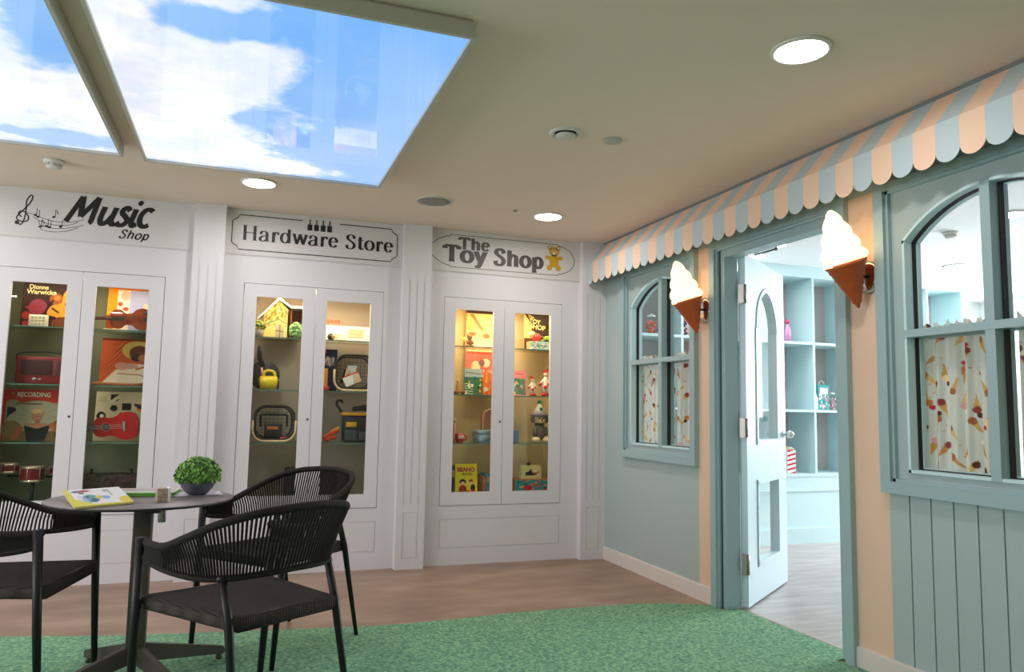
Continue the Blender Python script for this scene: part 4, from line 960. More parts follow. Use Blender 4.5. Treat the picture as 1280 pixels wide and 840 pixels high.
cv.poly([(.08, .66), (.2, .64), (.22, .58), (.12, .5), (.08, .42)], (22, 28, 34)); cv.poly([(1, .66), (.9, .60), (1, .54)], (22, 28, 34)); cv.rect(.86, 1, .08, .25, (30, 26, 22)); cv.dots(3, 16, .015, [(240, 226, 200)], (.88, 1, .1, .24)); cv.rect(.2, .62, .70, .725, (110, 96, 70)); cv.ell(.14, .92, .03, .015, (206, 120, 80))
a2 = standing('record_sleeve', cv, -3.998, -3.655, Z3, 1.172, .15, .03, label='red-bordered record sleeve with a fair-haired woman in a black dress', cat='record', group=G)
text('lettering', 'RECORDING', cm('whiteink', (236, 220, 196), .5), a2, plate(-3.925, .174 - .002, 1.124, .1), .18, .030, .02)
def drum(name, parent, x, y, z0, z1, r):
    mb = MB(); mb.lathe([(r * .94, z0), (r * .94, z1)], (x, y, 0), 32, cap=False); d = mb.build(name, cm('drum_red', (120, 22, 22), .25), parent)
    for z in (z0, z1 - .014):
        mb = MB(); mb.lathe([(r * .94, z), (r, z), (r, z + .014), (r * .94, z + .014)], (x, y, 0), 32, cap=False); mb.build('hoop', cm('hoop', (214, 196, 170), .25, metal=.8), d)
    mb = MB(); mb.lathe([(r * .95, z1 - .002), (.001, z1 + .001)], (x, y, 0), 32, cap=False); mb.build('drumhead', cm('skin', (236, 206, 180), .5), d)
    mb = MB()
    for i in range(6):
        a = 2 * PI * i / 6 + .3; mb.tube([(x + r * math.cos(a), y + r * math.sin(a), z0 + .004), (x + r * math.cos(a), y + r * math.sin(a), z1 - .004)], .0025, 6)
    mb.build('tension_rods', M['silver'], d)
root = thing('toy_drum_kit', 'toy drum kit of three dark red drums, lower left of the music cabinet', 'drum kit', (-3.80, .17, Z0))
drum('drum', root, -3.806, .15, .606, .700, .066); drum('drum', root, -3.945, .16, .660, .720, .068); drum('drum', root, -3.672, .20, .640, .700, .055)
mb = MB(); mb.tube([(-3.803, .16, Z0 + .01), (-3.803, .16, .606)], .011, 10); mb.lathe([(.06, 0), (.058, .008), (.012, .014)], (-3.803, .16, Z0), 24); mb.tube([(-3.945, .17, .64), (-3.672, .20, .63)], .007, 8); mb.build('stand_post', cm('standblk', (20, 20, 20), .4), root)
cv = Cv(90, 90, (246, 150, 16)); cv.rect(0, 1, .93, 1, (240, 112, 10)); cv.rect(.22, 1, 0, .9, (186, 188, 232)); cv.rect(.2, .46, 0, .9, (250, 236, 216)); cv.ell(.36, .78, .10, .10, (240, 190, 170)); cv.ell(.26, .6, .05, .05, (226, 84, 40)); cv.ell(.38, .5, .06, .04, (220, 60, 30)); cv.rect(.74, 1, .40, .62, (250, 216, 190)); cv.rect(0, .15, 0, .35, (150, 60, 24))
standing('record_sleeve', cv, -3.478, -3.190, Z1, 1.872, .245, .03, label='orange and lilac record sleeve standing behind the violin', cat='record', group=G)
root = thing('violin', 'brown violin lying on its side on the top shelf of the music cabinet', 'violin', (-3.32, .16, Z1))
half = [(0, .020), (.02, .060), (.06, .078), (.10, .070), (.125, .048), (.16, .045), (.19, .052), (.215, .076), (.27, .090), (.32, .070), (.345, .03), (.35, 0)]
oc = crom([(x, y) for x, y in half] + [(x, -y) for x, y in half[::-1][1:]], 4)
Qv = Matrix.Translation((-3.445, .155, Z1 + .077)) @ Matrix.Rotation(R(-2), 4, 'Y') @ Matrix.Scale(.72, 4)
Qv = Qv @ Matrix.Rotation(R(4), 4, 'Z')
mb = MB(); mb.prism([(p[0], p[1]) for p in oc], lambda u, v, d: Qv @ Vector((u, d, v * 1.12)), -.022, .022); mb.build('body', cm('violin_wood', (128, 48, 18), .25, coat=.15, noise=(18, 4, [(.3, (96, 34, 12)), (.7, (164, 72, 26))], (1, 6, 1))), root)
mb = MB(); mb.tube([Qv @ Vector((.02, -.03, .004)), Qv @ Vector((-.13, -.026, -.0))], .013 * .8, 8); mb.build('neck', cm('violin_neck', (110, 46, 20), .3), root)
mb = MB(); mb.prism([(-.13, -.012), (.13, -.020), (.13, .020), (-.13, .012)], lambda u, v, d: Qv @ Vector((u, d - .036, v + .002)), -.004, .006); mb.build('fingerboard', cm('ebony', (60, 52, 44), .35), root)
mb = MB(); mb.ball(Qv @ Vector((-.185, -.026, -.002)), .016, .012, .016)
for i, x in enumerate((-.14, -.155, -.17)):
    s_ = 1 if i % 2 else -1; mb.tube([Qv @ Vector((x, -.026, 0)), Qv @ Vector((x, -.03, s_ * .035))], .004, 6); mb.ball(Qv @ Vector((x, -.03, s_ * .038)), .007)
mb.tube([Qv @ Vector((-.13, -.026, 0)), Qv @ Vector((-.185, -.026, 0))], .008, 8); mb.build('scroll', cm('violin_dark', (70, 30, 18), .3), root)
mb = MB(); mb.prism([(.27, -.018), (.33, -.012), (.33, .012), (.27, .018)], lambda u, v, d: Qv @ Vector((u, d - .032, v)), -.003, .004); mb.rbox(-.003, .003, -.04, -.022, -.025, .025, .001, mx=Qv @ Matrix.Translation((.185, 0, 0))); mb.build('tailpiece', cm('ebony', (60, 52, 44), .35), root)
mb = MB(); mb.ball(Qv @ Vector((.31, -.03, .055)), .022, .008, .014); mb.build('chin_rest', cm('chin', (18, 16, 16), .3), root)
mb = MB(); mb.rbox(-3.47, -3.37, .10, .13, Z1, Z1 + .010, .003); tag(mb.build('rosin_block', cm('rosin', (226, 196, 130), .3)), 'flat cream block on the shelf under the violin neck', 'block')
cv = Cv(90, 100, (206, 86, 34)); 
for i in range(9): cv.line([(.0 + .04 * i, .0 + .1 * i), (.25 + .03 * i, .35 + .08 * i)], .012, [(226, 110, 50), (176, 60, 26)][i % 2])
cv.ell(.70, .76, .30, .20, (214, 176, 84)); cv.ell(.74, .70, .2, .16, (104, 52, 26)); cv.ell(.70, .60, .12, .08, (60, 30, 20)); cv.ell(.82, .6, .1, .08, (186, 110, 60)); cv.poly([(.0, .0), (.3, .34), (.6, .48), (1, .45), (1, 0)], (244, 224, 190)); cv.poly([(.3, .3), (1, .22), (1, 0), (.2, 0)], (250, 232, 206)); cv.ell(.42, .42, .14, .08, (226, 150, 130)); cv.ell(.58, .42, .16, .06, (214, 160, 150)); cv.line([(.34, .26), (.8, .24), (.95, .14)], .010, (176, 110, 60)); cv.rect(0, 1, 0, .03, (150, 84, 40)); cv.line([(.7, .36), (.95, .44)], .02, (206, 96, 50)); cv.rect(0, 1, .95, 1, (120, 36, 22))
standing('record_sleeve', cv, -3.488, -3.188, Z2, 1.516, .20, .03, label='warm orange painted record sleeve of a figure in white, below the violin', cat='record', group=G)
root = thing('wooden_recorder', 'golden brown wooden recorder lying on the second shelf of the music cabinet', 'recorder', (-3.4, .12, Z2))
mb = MB(); mb.tube([(-3.525, .12, Z2 + .012), (-3.50, .12, Z2 + .012), (-3.46, .12, Z2 + .011), (-3.30, .12, Z2 + .010), (-3.21, .12, Z2 + .011)], [.008, .012, .010, .009, .012], 12); mb.build('body', cm('recorder', (176, 104, 44), .3), root)
mb = MB()
for i in range(6): mb.ball((-3.44 + .035 * i, .111, Z2 + .013), .003, .001, .003, n=8, k=4)
mb.build('finger_holes', cm('hole', (40, 24, 16), .6), root)
cv = Cv(90, 90, (226, 206, 160)); cv.rect(.28, .42, .82, .95, K); cv.line([(.3, .8), (.42, .9)], .03, CR); cv.rect(.3, .4, .68, .72, K); cv.ell(.35, .66, .07, .06, K); cv.rect(.5, .68, .62, .77, K); cv.ell(.86, .68, .08, .09, (226, 140, 40)); cv.poly([(.74, .77), (.98, .70), (.9, .62), (.74, .72)], K); cv.ell(.12, .5, .09, .09, K); cv.ell(.13, .5, .04, .04, CR); cv.poly([(.35, .45), (.5, .6), (.5, .42)], K); cv.rect(.58, .7, .52, .58, K); cv.rect(.05, .2, .78, .9, (206, 186, 140)); cv.dots(2, 14, .012, [(110, 96, 76)], (.45, .95, .45, .6)); cv.ell(.98, .55, .05, .06, K)
a3 = standing('record_sleeve', cv, -3.500, -3.195, Z3, 1.168, .20, .03, label='cream record sleeve with black pictures behind the red ukulele', cat='record', group=G)
text('lettering', 'GUITAR', cm('redink', (206, 50, 40), .5), a3, plate(-3.372, .227, 1.118, .1), .11, .030, .02)
root = thing('ukulele', 'glossy red ukulele lying on its side in the music cabinet', 'ukulele', (-3.36, .12, Z3))
Qu = Matrix.Translation((-3.485, .125, Z3 + .088)) @ Matrix.Rotation(R(-4), 4, 'Y')
half = [(0, .0), (.0, .030), (.02, .056), (.055, .062), (.09, .055), (.12, .062), (.16, .084), (.21, .086), (.245, .060), (.255, .0)]
oc = crom([(x, y) for x, y in half] + [(x, -y) for x, y in half[::-1][1:-1]], 5, closed=True)
mb = MB(); mb.prism([(p[0], p[1]) for p in oc], lambda u, v, d: Qu @ Vector((u, d, v)), -.022, .034); mb.build('body', cm('uke_red', (186, 14, 14), .4, spec=.3), root)
mb = MB(); mb.lathe([(.028, 0), (.028, .001), (.024, .0015), (.024, 0)], n=28, mx=Qu @ Matrix.Translation((.072, -.0222, 0)) @ Matrix.Rotation(R(90), 4, 'X'), cap=False); mb.build('rosette', cm('rosette', (206, 110, 100), .4), root)
mb = MB(); mb.lathe([(.022, .0), (.022, .0012), (.001, .0012)], n=28, mx=Qu @ Matrix.Translation((.072, -.0222, 0)) @ Matrix.Rotation(R(90), 4, 'X'), cap=False); mb.build('sound_hole', cm('hole', (40, 24, 16), .6), root)
mb = MB(); mb.rbox(-.10, .02, -.034, -.020, -.018, .018, .003, mx=Qu); mb.build('neck', cm('ukeneck', (72, 48, 36), .4), root)
mb = MB(); mb.rbox(.168, .178, -.030, -.020, -.030, .030, .002, mx=Qu); mb.build('bridge', cm('bridge', (130, 190, 186), .3), root)
mb = MB()
for i in range(4): mb.tube([Qu @ Vector((-.10, -.0352, -.010 + .0065 * i)), Qu @ Vector((.17, -.0325, -.012 + .008 * i))], .0007, 4)
mb.build('strings', cm('nylon', (220, 214, 206), .3), root)
root = thing('accordion', 'dark brown squeeze-box with two small pegs at the bottom of the music cabinet', 'instrument', (-3.37, .18, Z0))
mb = MB(); mb.rbox(-3.535, -3.20, .11, .26, Z0, .648, .01); mb.build('case', cm('darkbrown', (62, 44, 36), .6, noise=(50, 3, [(.35, (34, 24, 22)), (.7, (92, 66, 54))])), root)
mb = MB()
for x in (-3.487, -3.262): mb.tube([(x, .16, .645), (x, .16, .668)], .008, 10); mb.ball((x, .16, .672), .010)
mb.build('pegs', cm('pegdark', (40, 30, 26), .5), root)

# ------------------------------------------------------------------ contents of the hardware cabinet
root = thing('toy_garden_house', 'yellow floral toy house with a white pitched roof on the top hardware shelf', 'toy house', (-2.41, .2, Z1))
hx0, hx1, hm = -2.500, -2.345, -2.405
cv = Cv(60, 80, (236, 212, 130)); cv.dots(7, 60, .05, [(196, 120, 50), (250, 236, 160), (120, 130, 60), (226, 170, 80)], (0, 1, .52, 1)); cv.dots(9, 14, .04, [(206, 160, 80)], (0, 1, .3, .5)); cv.rect(.5, .86, .05, .38, (190, 176, 150)); cv.line([(.68, .05), (.68, .38)], .015, (120, 90, 70)); cv.line([(.5, .21), (.86, .21)], .015, (120, 90, 70)); cv.line([(0, .52), (1, .5)], .02, (110, 150, 110))
mb = MB()
f_ = fy(.16); mb.prism([(hx0, Z1), (hx1, Z1), (hx1, 1.765), (hm, 1.825), (hx0, 1.735)], f_, .006, .12)
mb.build('walls', cm('housewall', (214, 176, 110), .6), root)
# painted gable front
nu, nv = 60, 80; mb = MB(); vs = []
for j in range(nv):
    for i in range(nu):
        u = hx0 + (hx1 - hx0) * i / (nu - 1); tz_ = np.interp(u, [hx0, hm, hx1], [1.735, 1.825, 1.765]); vs.append((u, .165, Z1 + (tz_ - Z1) * j / (nv - 1)))
mb.add(vs, [(j * nu + i, j * nu + i + 1, (j + 1) * nu + i + 1, (j + 1) * nu + i) for j in range(nv - 1) for i in range(nu - 1)])
c = np.ones((nu * nv, 4)); c[:, :3] = lin(np.clip(cv.C, 0, 255).reshape(-1, 3)); mb.c = c; mb.build('painted_front', M['print'], root)
mb = MB(); mb.prism([(hx0 - .04, 1.700), (hm, 1.845), (hx1 + .018, 1.788), (hx1 + .018, 1.776), (hm, 1.828), (hx0 - .04, 1.684)], fy(.145), 0, .15); mb.build('roof', cm('whiteroof', (246, 244, 238), .4), root)
def shrub(x, y, z, rx, rz, c1_, c2_, label, pot=None):
    root = thing('toy_shrub', label, 'artificial plant', (x, y, z))
    mb = MB(); rg = random.Random(int(x * 999)); zc = z + rz + (.035 if pot else 0)
    for i in range(140):
        d = Vector((rg.gauss(0, 1), rg.gauss(0, 1), rg.gauss(0, 1))).normalized()
        mb.ball((x + d.x * rx * .8, y + d.y * rx * .6, zc + d.z * rz * .8), rg.uniform(.007, .013), m=rg.randint(0, 1), n=6, k=4)
    mb.ball((x, y, zc), rx * .85, rx * .6, rz * .85, n=12, k=8); mb.build('foliage', [cm('f%d' % c1_[0], c1_, .7), cm('f%d' % c2_[0], c2_, .7)], root)
    mb = MB()
    if pot: mb.lathe([(rx * .6, 0), (rx * .8, .05), (rx * .7, .05)], (x, y, z), 20); mb.build('pot', cm('potgrey', pot, .6), root)
    else: mb.tube([(x, y, z), (x, y, zc)], .006, 6); mb.build('stem', cm('stem', (120, 90, 60), .7), root)
shrub(-2.530, .10, Z1, .040, .040, (92, 110, 36), (176, 172, 60), 'small yellow-green toy bush in a grey pot left of the toy house', (150, 144, 132))
root = thing('toy_shed', 'dark open toy shed with a white flat roof beside the toy house', 'toy shed', (-2.28, .2, Z1))
mb = MB(); mb.box(-2.326, -2.316, .16, .30, Z1, 1.775); mb.box(-2.226, -2.214, .16, .30, Z1, 1.775); mb.box(-2.326, -2.214, .29, .30, Z1, 1.775); mb.build('walls', cm('shedwall', (110, 58, 40), .7), root)
mb = MB(); mb.box(-2.325, -2.20, .15, .31, 1.775, 1.790); mb.build('roof', cm('whiteroof', (246, 244, 238), .4), root)
shrub(-2.288, .11, Z1, .050, .060, (110, 158, 92), (150, 186, 120), 'pale green toy bush in front of the dark toy shed')
root = thing('toy_leaf_blower', 'yellow and black toy leaf blower with an upright black tube', 'toy tool', (-2.45, .14, Z2))
mb = MB(); mb.tube([(-2.510, .11, Z2 + .048), (-2.495, .11, Z2 + .048), (-2.405, .11, Z2 + .048), (-2.396, .11, Z2 + .048)], [.040, .046, .046, .038], 24); mb.build('motor_body', cm('toyyellow', (236, 206, 26), .35), root)
mb = MB(); mb.tube(crom([(-2.486, .10, Z2 + .085), (-2.480, .10, Z2 + .118), (-2.45, .10, Z2 + .128), (-2.42, .10, Z2 + .118), (-2.41, .10, Z2 + .085)], 5), .010, 10); mb.build('handle', cm('toyyellow', (236, 206, 26), .35), root)
mb = MB(); mb.tube([(-2.525, .11, Z2 + .042), (-2.508, .11, Z2 + .042)], .038, 24); mb.tube([(-2.398, .11, Z2 + .042), (-2.384, .11, Z2 + .042)], .038, 24); mb.build('wheels', cm('toyblack', (30, 28, 30), .5), root)
mb = MB(); mb.lathe([(.001, -.02), (.092, -.02), (.100, -.01), (.100, .01), (.092, .02), (.001, .02)], n=40, mx=Matrix.Translation((-2.478, .20, Z2 + .101)) @ Matrix.Rotation(R(90), 4, 'X'), cap=False); mb.build('hose_reel', cm('toyblack', (30, 28, 30), .5), root)
mb = MB(); mb.tube([(-2.495, .18, Z2 + .16), (-2.516, .14, Z2 + .215), (-2.517, .13, Z2 + .295)], [.018, .016, .015], 12); mb.build('blower_tube', cm('toyblack', (30, 28, 30), .5), root)
mb = MB(); mb.tube([(-2.500, .15, Z2 + .15), (-2.49, .13, Z2 + .09)], .008, 8); mb.build('strap', cm('straptan', (206, 160, 120), .7), root)

def basket(x0, x1, z, h, label, group):
    root = thing('rimmed_basket', label, 'basket', ((x0 + x1) / 2, .16, z), group)
    xm = (x0 + x1) / 2; hw = (x1 - x0) / 2; zm = z + h / 2; hh = h / 2; r = .075
    def rr(k, hw, hh, y, r=r):
        P = []
        for cx, cz, a in ((hw - r, hh - r, 0), (-(hw - r), hh - r, 90), (-(hw - r), -(hh - r), 180), (hw - r, -(hh - r), 270)):
            P += [(xm + cx + r * math.cos(R(a + 90 * i / 8)), y, zm + cz + r * math.sin(R(a + 90 * i / 8))) for i in range(9)]
        return P
    mb = MB(); mb.tube(rr(0, hw - .010, hh - .010, .10), .0065, 8, closed=True); mb.tube(rr(0, hw - .02, hh - .02, .22), .005, 8, closed=True)
    mb.build('wire_frame', cm('wireblk', (38, 32, 30), .4), root)
    A = rr(0, hw - .012, hh - .012, .10); B = rr(0, hw - .02, hh - .02, .22); mb = MB(); k = len(A)
    for i in range(0, k): mb.tube([A[i], B[i]], .0016, 4, cap=False)
    for q in (.25, .5, .75): mb.tube([Vector(a).lerp(Vector(b), q) for a, b in zip(A, B)], .0016, 4, closed=True)
    for i in range(1, 8):
        xx = xm - hw + .03 + (2 * hw - .06) * i / 8; mb.tube([(xx, .22, zm - hh + .025), (xx, .22, zm + hh - .025)], .0014, 4)
        zz = zm - hh + .03 + (2 * hh - .06) * i / 8; mb.tube([(xm - hw + .025, .22, zz), (xm + hw - .025, .22, zz)], .0014, 4)
    mb.build('wire_mesh', cm('wireblk', (38, 32, 30), .4), root)
    U = [p for p in rr(0, hw, hh, .085) if p[2] < zm - .0]
    U = sorted([p for p in U if p[0] < xm], key=lambda p: -p[2]) + sorted([p for p in U if p[0] >= xm], key=lambda p: p[2])
    U = [(xm - hw, .085, zm + .015)] + U + [(xm + hw, .085, zm + .015)]
    mb = MB()
    for a, b in zip(U, U[1:]): pass
    mb.tube(U, .008, 8); mb.build('wooden_rim', cm('palewood', (226, 196, 150), .5), root)
    return root
GB = 'rounded wire baskets with a pale wooden rim'
basket(-2.541, -2.263, Z3 + .008, .247, 'rounded wire basket with wooden rim holding a dark toolbox', GB)
basket(-2.020, -1.735, Z2 + .008, .258, 'rounded wire basket with wooden rim holding a white trowel and cards', GB)
root = thing('toolbox', 'black toolbox with an orange label inside the lower wire basket', 'toolbox', (-2.40, .16, Z3 + .02))
mb = MB(); mb.rbox(-2.462, -2.345, .125, .195, Z3 + .022, Z3 + .125, .006); mb.build('case', cm('toolblk', (34, 34, 34), .45), root)
mb = MB(); mb.tube(crom([(-2.488, .16, Z3 + .10), (-2.488, .16, Z3 + .175), (-2.47, .16, Z3 + .185), (-2.40, .16, Z3 + .187), (-2.335, .16, Z3 + .185), (-2.318, .16, Z3 + .175), (-2.318, .16, Z3 + .10)], 4), .008, 8); mb.build('handle', cm('toolblk', (34, 34, 34), .45), root)
mb = MB(); mb.rbox(-2.445, -2.375, .1195, .125, Z3 + .085, Z3 + .105, .002); mb.build('orange_label', cm('orangelab', (206, 110, 24), .5), root)
GC = 'silver chains inside the lower wire basket'
for sx_, lb in ((-2.500, 'coil of silver chain left of the black toolbox in the wire basket'), (-2.322, 'coil of silver chain right of the black toolbox in the wire basket')):
    mb = MB(); rg = random.Random(5)
    for i in range(18):
        a = i * .9; p = Vector((sx_ + .010 * math.cos(a), .13 + .004 * math.sin(a), Z3 + .032 + .0045 * i)); mb.tube([p + Vector((.006 * math.cos(t + a), .003 * math.sin(2 * t), .006 * math.sin(t))) for t in [2 * PI * q / 8 for q in range(8)]], .0017, 5, closed=True)
    tag(mb.build('chain', M['silver']), lb, 'chain', GC)
mb = MB(); mb.rbox(-2.36, -2.30, .11, .13, Z3 + .0165, Z3 + .035, .004); tag(mb.build('orange_rag', cm('orag', (206, 84, 30), .8)), 'small orange cloth at the bottom right of the lower wire basket', 'cloth')
root = thing('trowel', 'pale trowel with a wooden handle inside the upper wire basket', 'trowel', (-1.91, .15, Z2 + .07))
mb = MB(); mb.prism([(-1.925, Z2 + .185), (-1.855, Z2 + .185), (-1.868, Z2 + .125), (-1.888, Z2 + .098), (-1.905, Z2 + .110)], fy(.15), -.003, .003); mb.build('blade', cm('whitemetal', (226, 226, 228), .3, metal=.3), root)
mb = MB(); mb.tube([(-1.895, .15, Z2 + .10), (-1.90, .15, Z2 + .085), (-1.915, .15, Z2 + .03)], [.006, .010, .011], 8); mb.build('handle', cm('trowelwood', (196, 160, 110), .5), root)
mb = MB(); Qb = Matrix.Translation((-1.930, .15, Z2 + .10)) @ Matrix.Rotation(R(12), 4, 'Y'); mb.rbox(-.015, .015, -.01, .01, -.045, .06, .006, mx=Qb)
root = thing('scrubbing_brush', 'tan brush with black bristles standing in the upper wire basket', 'brush', (-1.93, .15, Z2 + .04)); mb.build('brush_back', cm('brushtan', (200, 170, 126), .6), root)
mb = MB(); mb.rbox(-.030, -.015, -.009, .009, -.042, .056, .002, mx=Qb); mb.build('bristles', cm('bristle', (40, 34, 30), .9), root)
root = thing('seed_packet', 'white and tan paper packet with a red edge in the upper wire basket', 'packet', (-1.86, .12, Z2 + .02))
cv = Cv(40, 30, (240, 238, 232)); cv.poly([(.5, 0), (1, 0), (1, 1), (.75, 1)], (222, 190, 150)); cv.rect(0, 1, .88, 1, (206, 30, 34)); cv.line([(.52, .1), (.7, .9)], .02, (190, 190, 190))
a = R(24); board('packet', cv, (-1.932, .112, Z2 + .030), (.115 * math.cos(a), 0, .115 * math.sin(a)), (-.075 * math.sin(a), .01, .075 * math.cos(a)), .005, root)
cv = Cv(60, 30, (250, 246, 234)); cv.rect(.52, .86, .25, .85, (226, 206, 170)); 
for i in range(4): cv.rect(.54, .84, .32 + .13 * i, .36 + .13 * i, (170, 140, 110))
for i in range(4): cv.rect(.18 + .09 * i, .22 + .09 * i, .05, .5, (236, 206, 150))
cvb = cv
root = thing('seed_tray_sign', 'cream card with an orange word and small print on the top hardware shelf', 'card', (-1.93, .2, Z1))
bd = board('card', cvb, (-2.10, .2, Z1), (.34, 0, 0), (0, .02, .118), .01, root)
text('lettering', 'GENUINE', cm('orangeink', (232, 84, 30), .5), root, plate(-2.078, .218, 1.690, 0), .10, .026, .03)
root = thing('garden_gnome_head', 'small dark round ornament with a gold face on the top hardware shelf', 'ornament', (-2.05, .1, Z1))
mb = MB(); mb.ball((-2.050, .10, Z1 + .025), .027, .027, .025); mb.build('body', cm('orndark', (44, 34, 32), .5), root)
mb = MB(); mb.ball((-2.040, .082, Z1 + .024), .016, .012, .016); mb.build('face', cm('orngold', (206, 166, 90), .5), root)
root = thing('tall_box', 'tall navy box with orange side panel on the second hardware shelf', 'box', (-2.04, .24, Z2))
cv = Cv(30, 70, (34, 42, 70)); cv.rect(0, .42, .12, .55, (232, 150, 40)); cv.rect(.0, .8, .62, .80, (120, 104, 110)); cv.dots(4, 12, .05, [(170, 160, 160)], (0, .8, .64, .78)); cv.rect(0, .3, .9, 1, (206, 40, 40)); cv.rect(0, 1, .02, .08, (26, 30, 50))
board('printed_front', cv, (-2.096, .232, Z2), (.108, 0, 0), (0, 0, .30), .05, root, edge=(34, 42, 70))
mb = MB(); mb.ball((-2.064, .14, Z2 + .019), .019); tag(mb.build('red_ball', cm('redball', (226, 70, 60), .4)), 'small red ball in front of the navy box', 'ball')
root = thing('tool_bag', 'black and yellow toy tool bag with a patch, right of the third hardware shelf', 'bag', (-1.84, .17, Z3))
mb = MB(); mb.rbox(-1.94, -1.735, .12, .24, Z3, Z3 + .195, .022); mb.build('bag_body', cm('bagblk', (46, 48, 54), .6), root)
mb = MB(); mb.rbox(-1.952, -1.73, .110, .25, Z3 + .185, Z3 + .207, .006); mb.build('yellow_band', cm('bagyel', (226, 168, 24), .5), root)
mb = MB(); mb.rbox(-1.922, -1.85, .112, .122, Z3 + .105, Z3 + .142, .004); mb.build('yellow_patch', cm('bagyel', (226, 168, 24), .5), root)
mb = MB(); mb.rbox(-1.93, -1.84, .108, .122, Z3 + .012, Z3 + .085, .006); mb.rbox(-1.83, -1.75, .108, .122, Z3 + .012, Z3 + .075, .006); mb.build('pockets', cm('bagpk', (70, 72, 76), .6), root)
root = thing('toy_drill', 'black toy drill lying on top of the tool bag', 'toy tool', (-1.83, .18, Z3 + .21))
mb = MB(); mb.tube([(-1.875, .18, Z3 + .232), (-1.76, .17, Z3 + .245)], [.015, .022], 12); mb.tube([(-1.78, .17, Z3 + .235), (-1.77, .15, Z3 + .222)], .013, 8); mb.build('body', cm('toolblk', (34, 34, 34), .45), root)
mb = MB(); mb.tube([(-1.90, .182, Z3 + .229), (-1.872, .18, Z3 + .232)], [.004, .008], 8); mb.build('chuck', M['silver'], root)
mb = MB(); mb.tube(crom([(-1.948, .17, Z3 + .205), (-1.965, .17, Z3 + .232), (-1.985, .17, Z3 + .262), (-1.978, .17, Z3 + .288), (-1.955, .17, Z3 + .290), (-1.945, .17, Z3 + .272)], 5), .009, 8)
tag(mb.build('wrench_hook', cm('toolblk', (34, 34, 34), .45), org=(-1.95, .17, Z3 + .2)), 'black hooked tool handle rising from the left of the tool bag', 'tool')
root = thing('work_glove', 'orange glove with yellow-green cuff leaning against the tool bag', 'glove', (-2.01, .1, Z3))
for (a_, b_, r_, nm, cc) in (((-2.075, .10, Z3 + .018), (-1.975, .12, Z3 + .085), .017, 'palm', (222, 80, 26)), ((-2.06, .085, Z3 + .012), (-1.99, .09, Z3 + .035), .012, 'thumb', (206, 66, 22)), ((-2.065, .12, Z3 + .030), (-1.965, .125, Z3 + .100), .012, 'cuff', (186, 196, 70))):
    mb = MB(); mb.tube(crom([a_, Vector(a_).lerp(Vector(b_), .5) + Vector((0, 0, .008)), b_], 5), [r_ * .7] + [r_] * 9 + [r_ * .8], 10); mb.build(nm, cm('glove_' + nm, cc, .7), root)
root = thing('hardware_case', 'black case standing at the bottom of the hardware cabinet behind the centre stile', 'case', (-2.14, .2, Z0))
mb = MB(); mb.rbox(-2.315, -1.965, .13, .27, Z0, .675, .015); mb.build('case', cm('caseblk', (34, 32, 32), .5), root)
mb = MB(); mb.tube(crom([(-2.19, .2, .672), (-2.18, .2, .70), (-2.10, .2, .70), (-2.09, .2, .672)], 4), .008, 8); mb.build('handle', cm('caseblk', (34, 32, 32), .5), root)

# ------------------------------------------------------------------ contents of the toy cabinet
GT = 'picture books and boards in the toy shop cabinet'
cv = Cv(70, 170, (244, 216, 150)); cv.rect(0, 1, .965, 1, (54, 34, 24)); cv.poly([(.12, .96), (.25, .96), (.62, .76), (.45, .78)], (240, 130, 96)); cv.poly([(0, .96), (.12, .96), (.4, .78), (0, .74)], (250, 232, 120)); cv.ell(.22, .72, .13, .025, (240, 110, 80)); cv.ell(.66, .70, .12, .03, (240, 110, 80)); cv.ell(.95, .69, .07, .03, (230, 60, 40)); cv.rect(0, 1, .52, .66, (246, 206, 170)); cv.ell(.5, .57, .5, .03, (250, 228, 196))
cv.rect(0, 1, 0, .5, (232, 120, 110)); cv.rect(0, 1, .48, .51, (206, 90, 60)); cv.ell(.33, .33, .14, .07, (250, 224, 190)); cv.ell(.66, .38, .13, .05, (250, 226, 200)); cv.ell(.52, .38, .1, .04, (150, 100, 110)); cv.ell(.85, .26, .16, .04, (250, 190, 150)); cv.rect(.6, .95, .90, .915, (196, 160, 110)); cv.rect(.55, .95, .83, .845, (196, 160, 110)); cv.dots(6, 20, .02, [(250, 220, 180), (206, 70, 60)], (0, 1, 0, .3)); cv.rect(.0, .06, 0, 1, (220, 110, 110), .5)
standing('poster_board', cv, -1.012, -.76, Z2, 1.862, .293, .035, .006, 'tall pink and yellow fairground picture board behind the left door', 'picture board', group=GT)
bearcol = cm('beartan', (150, 104, 56), .9)
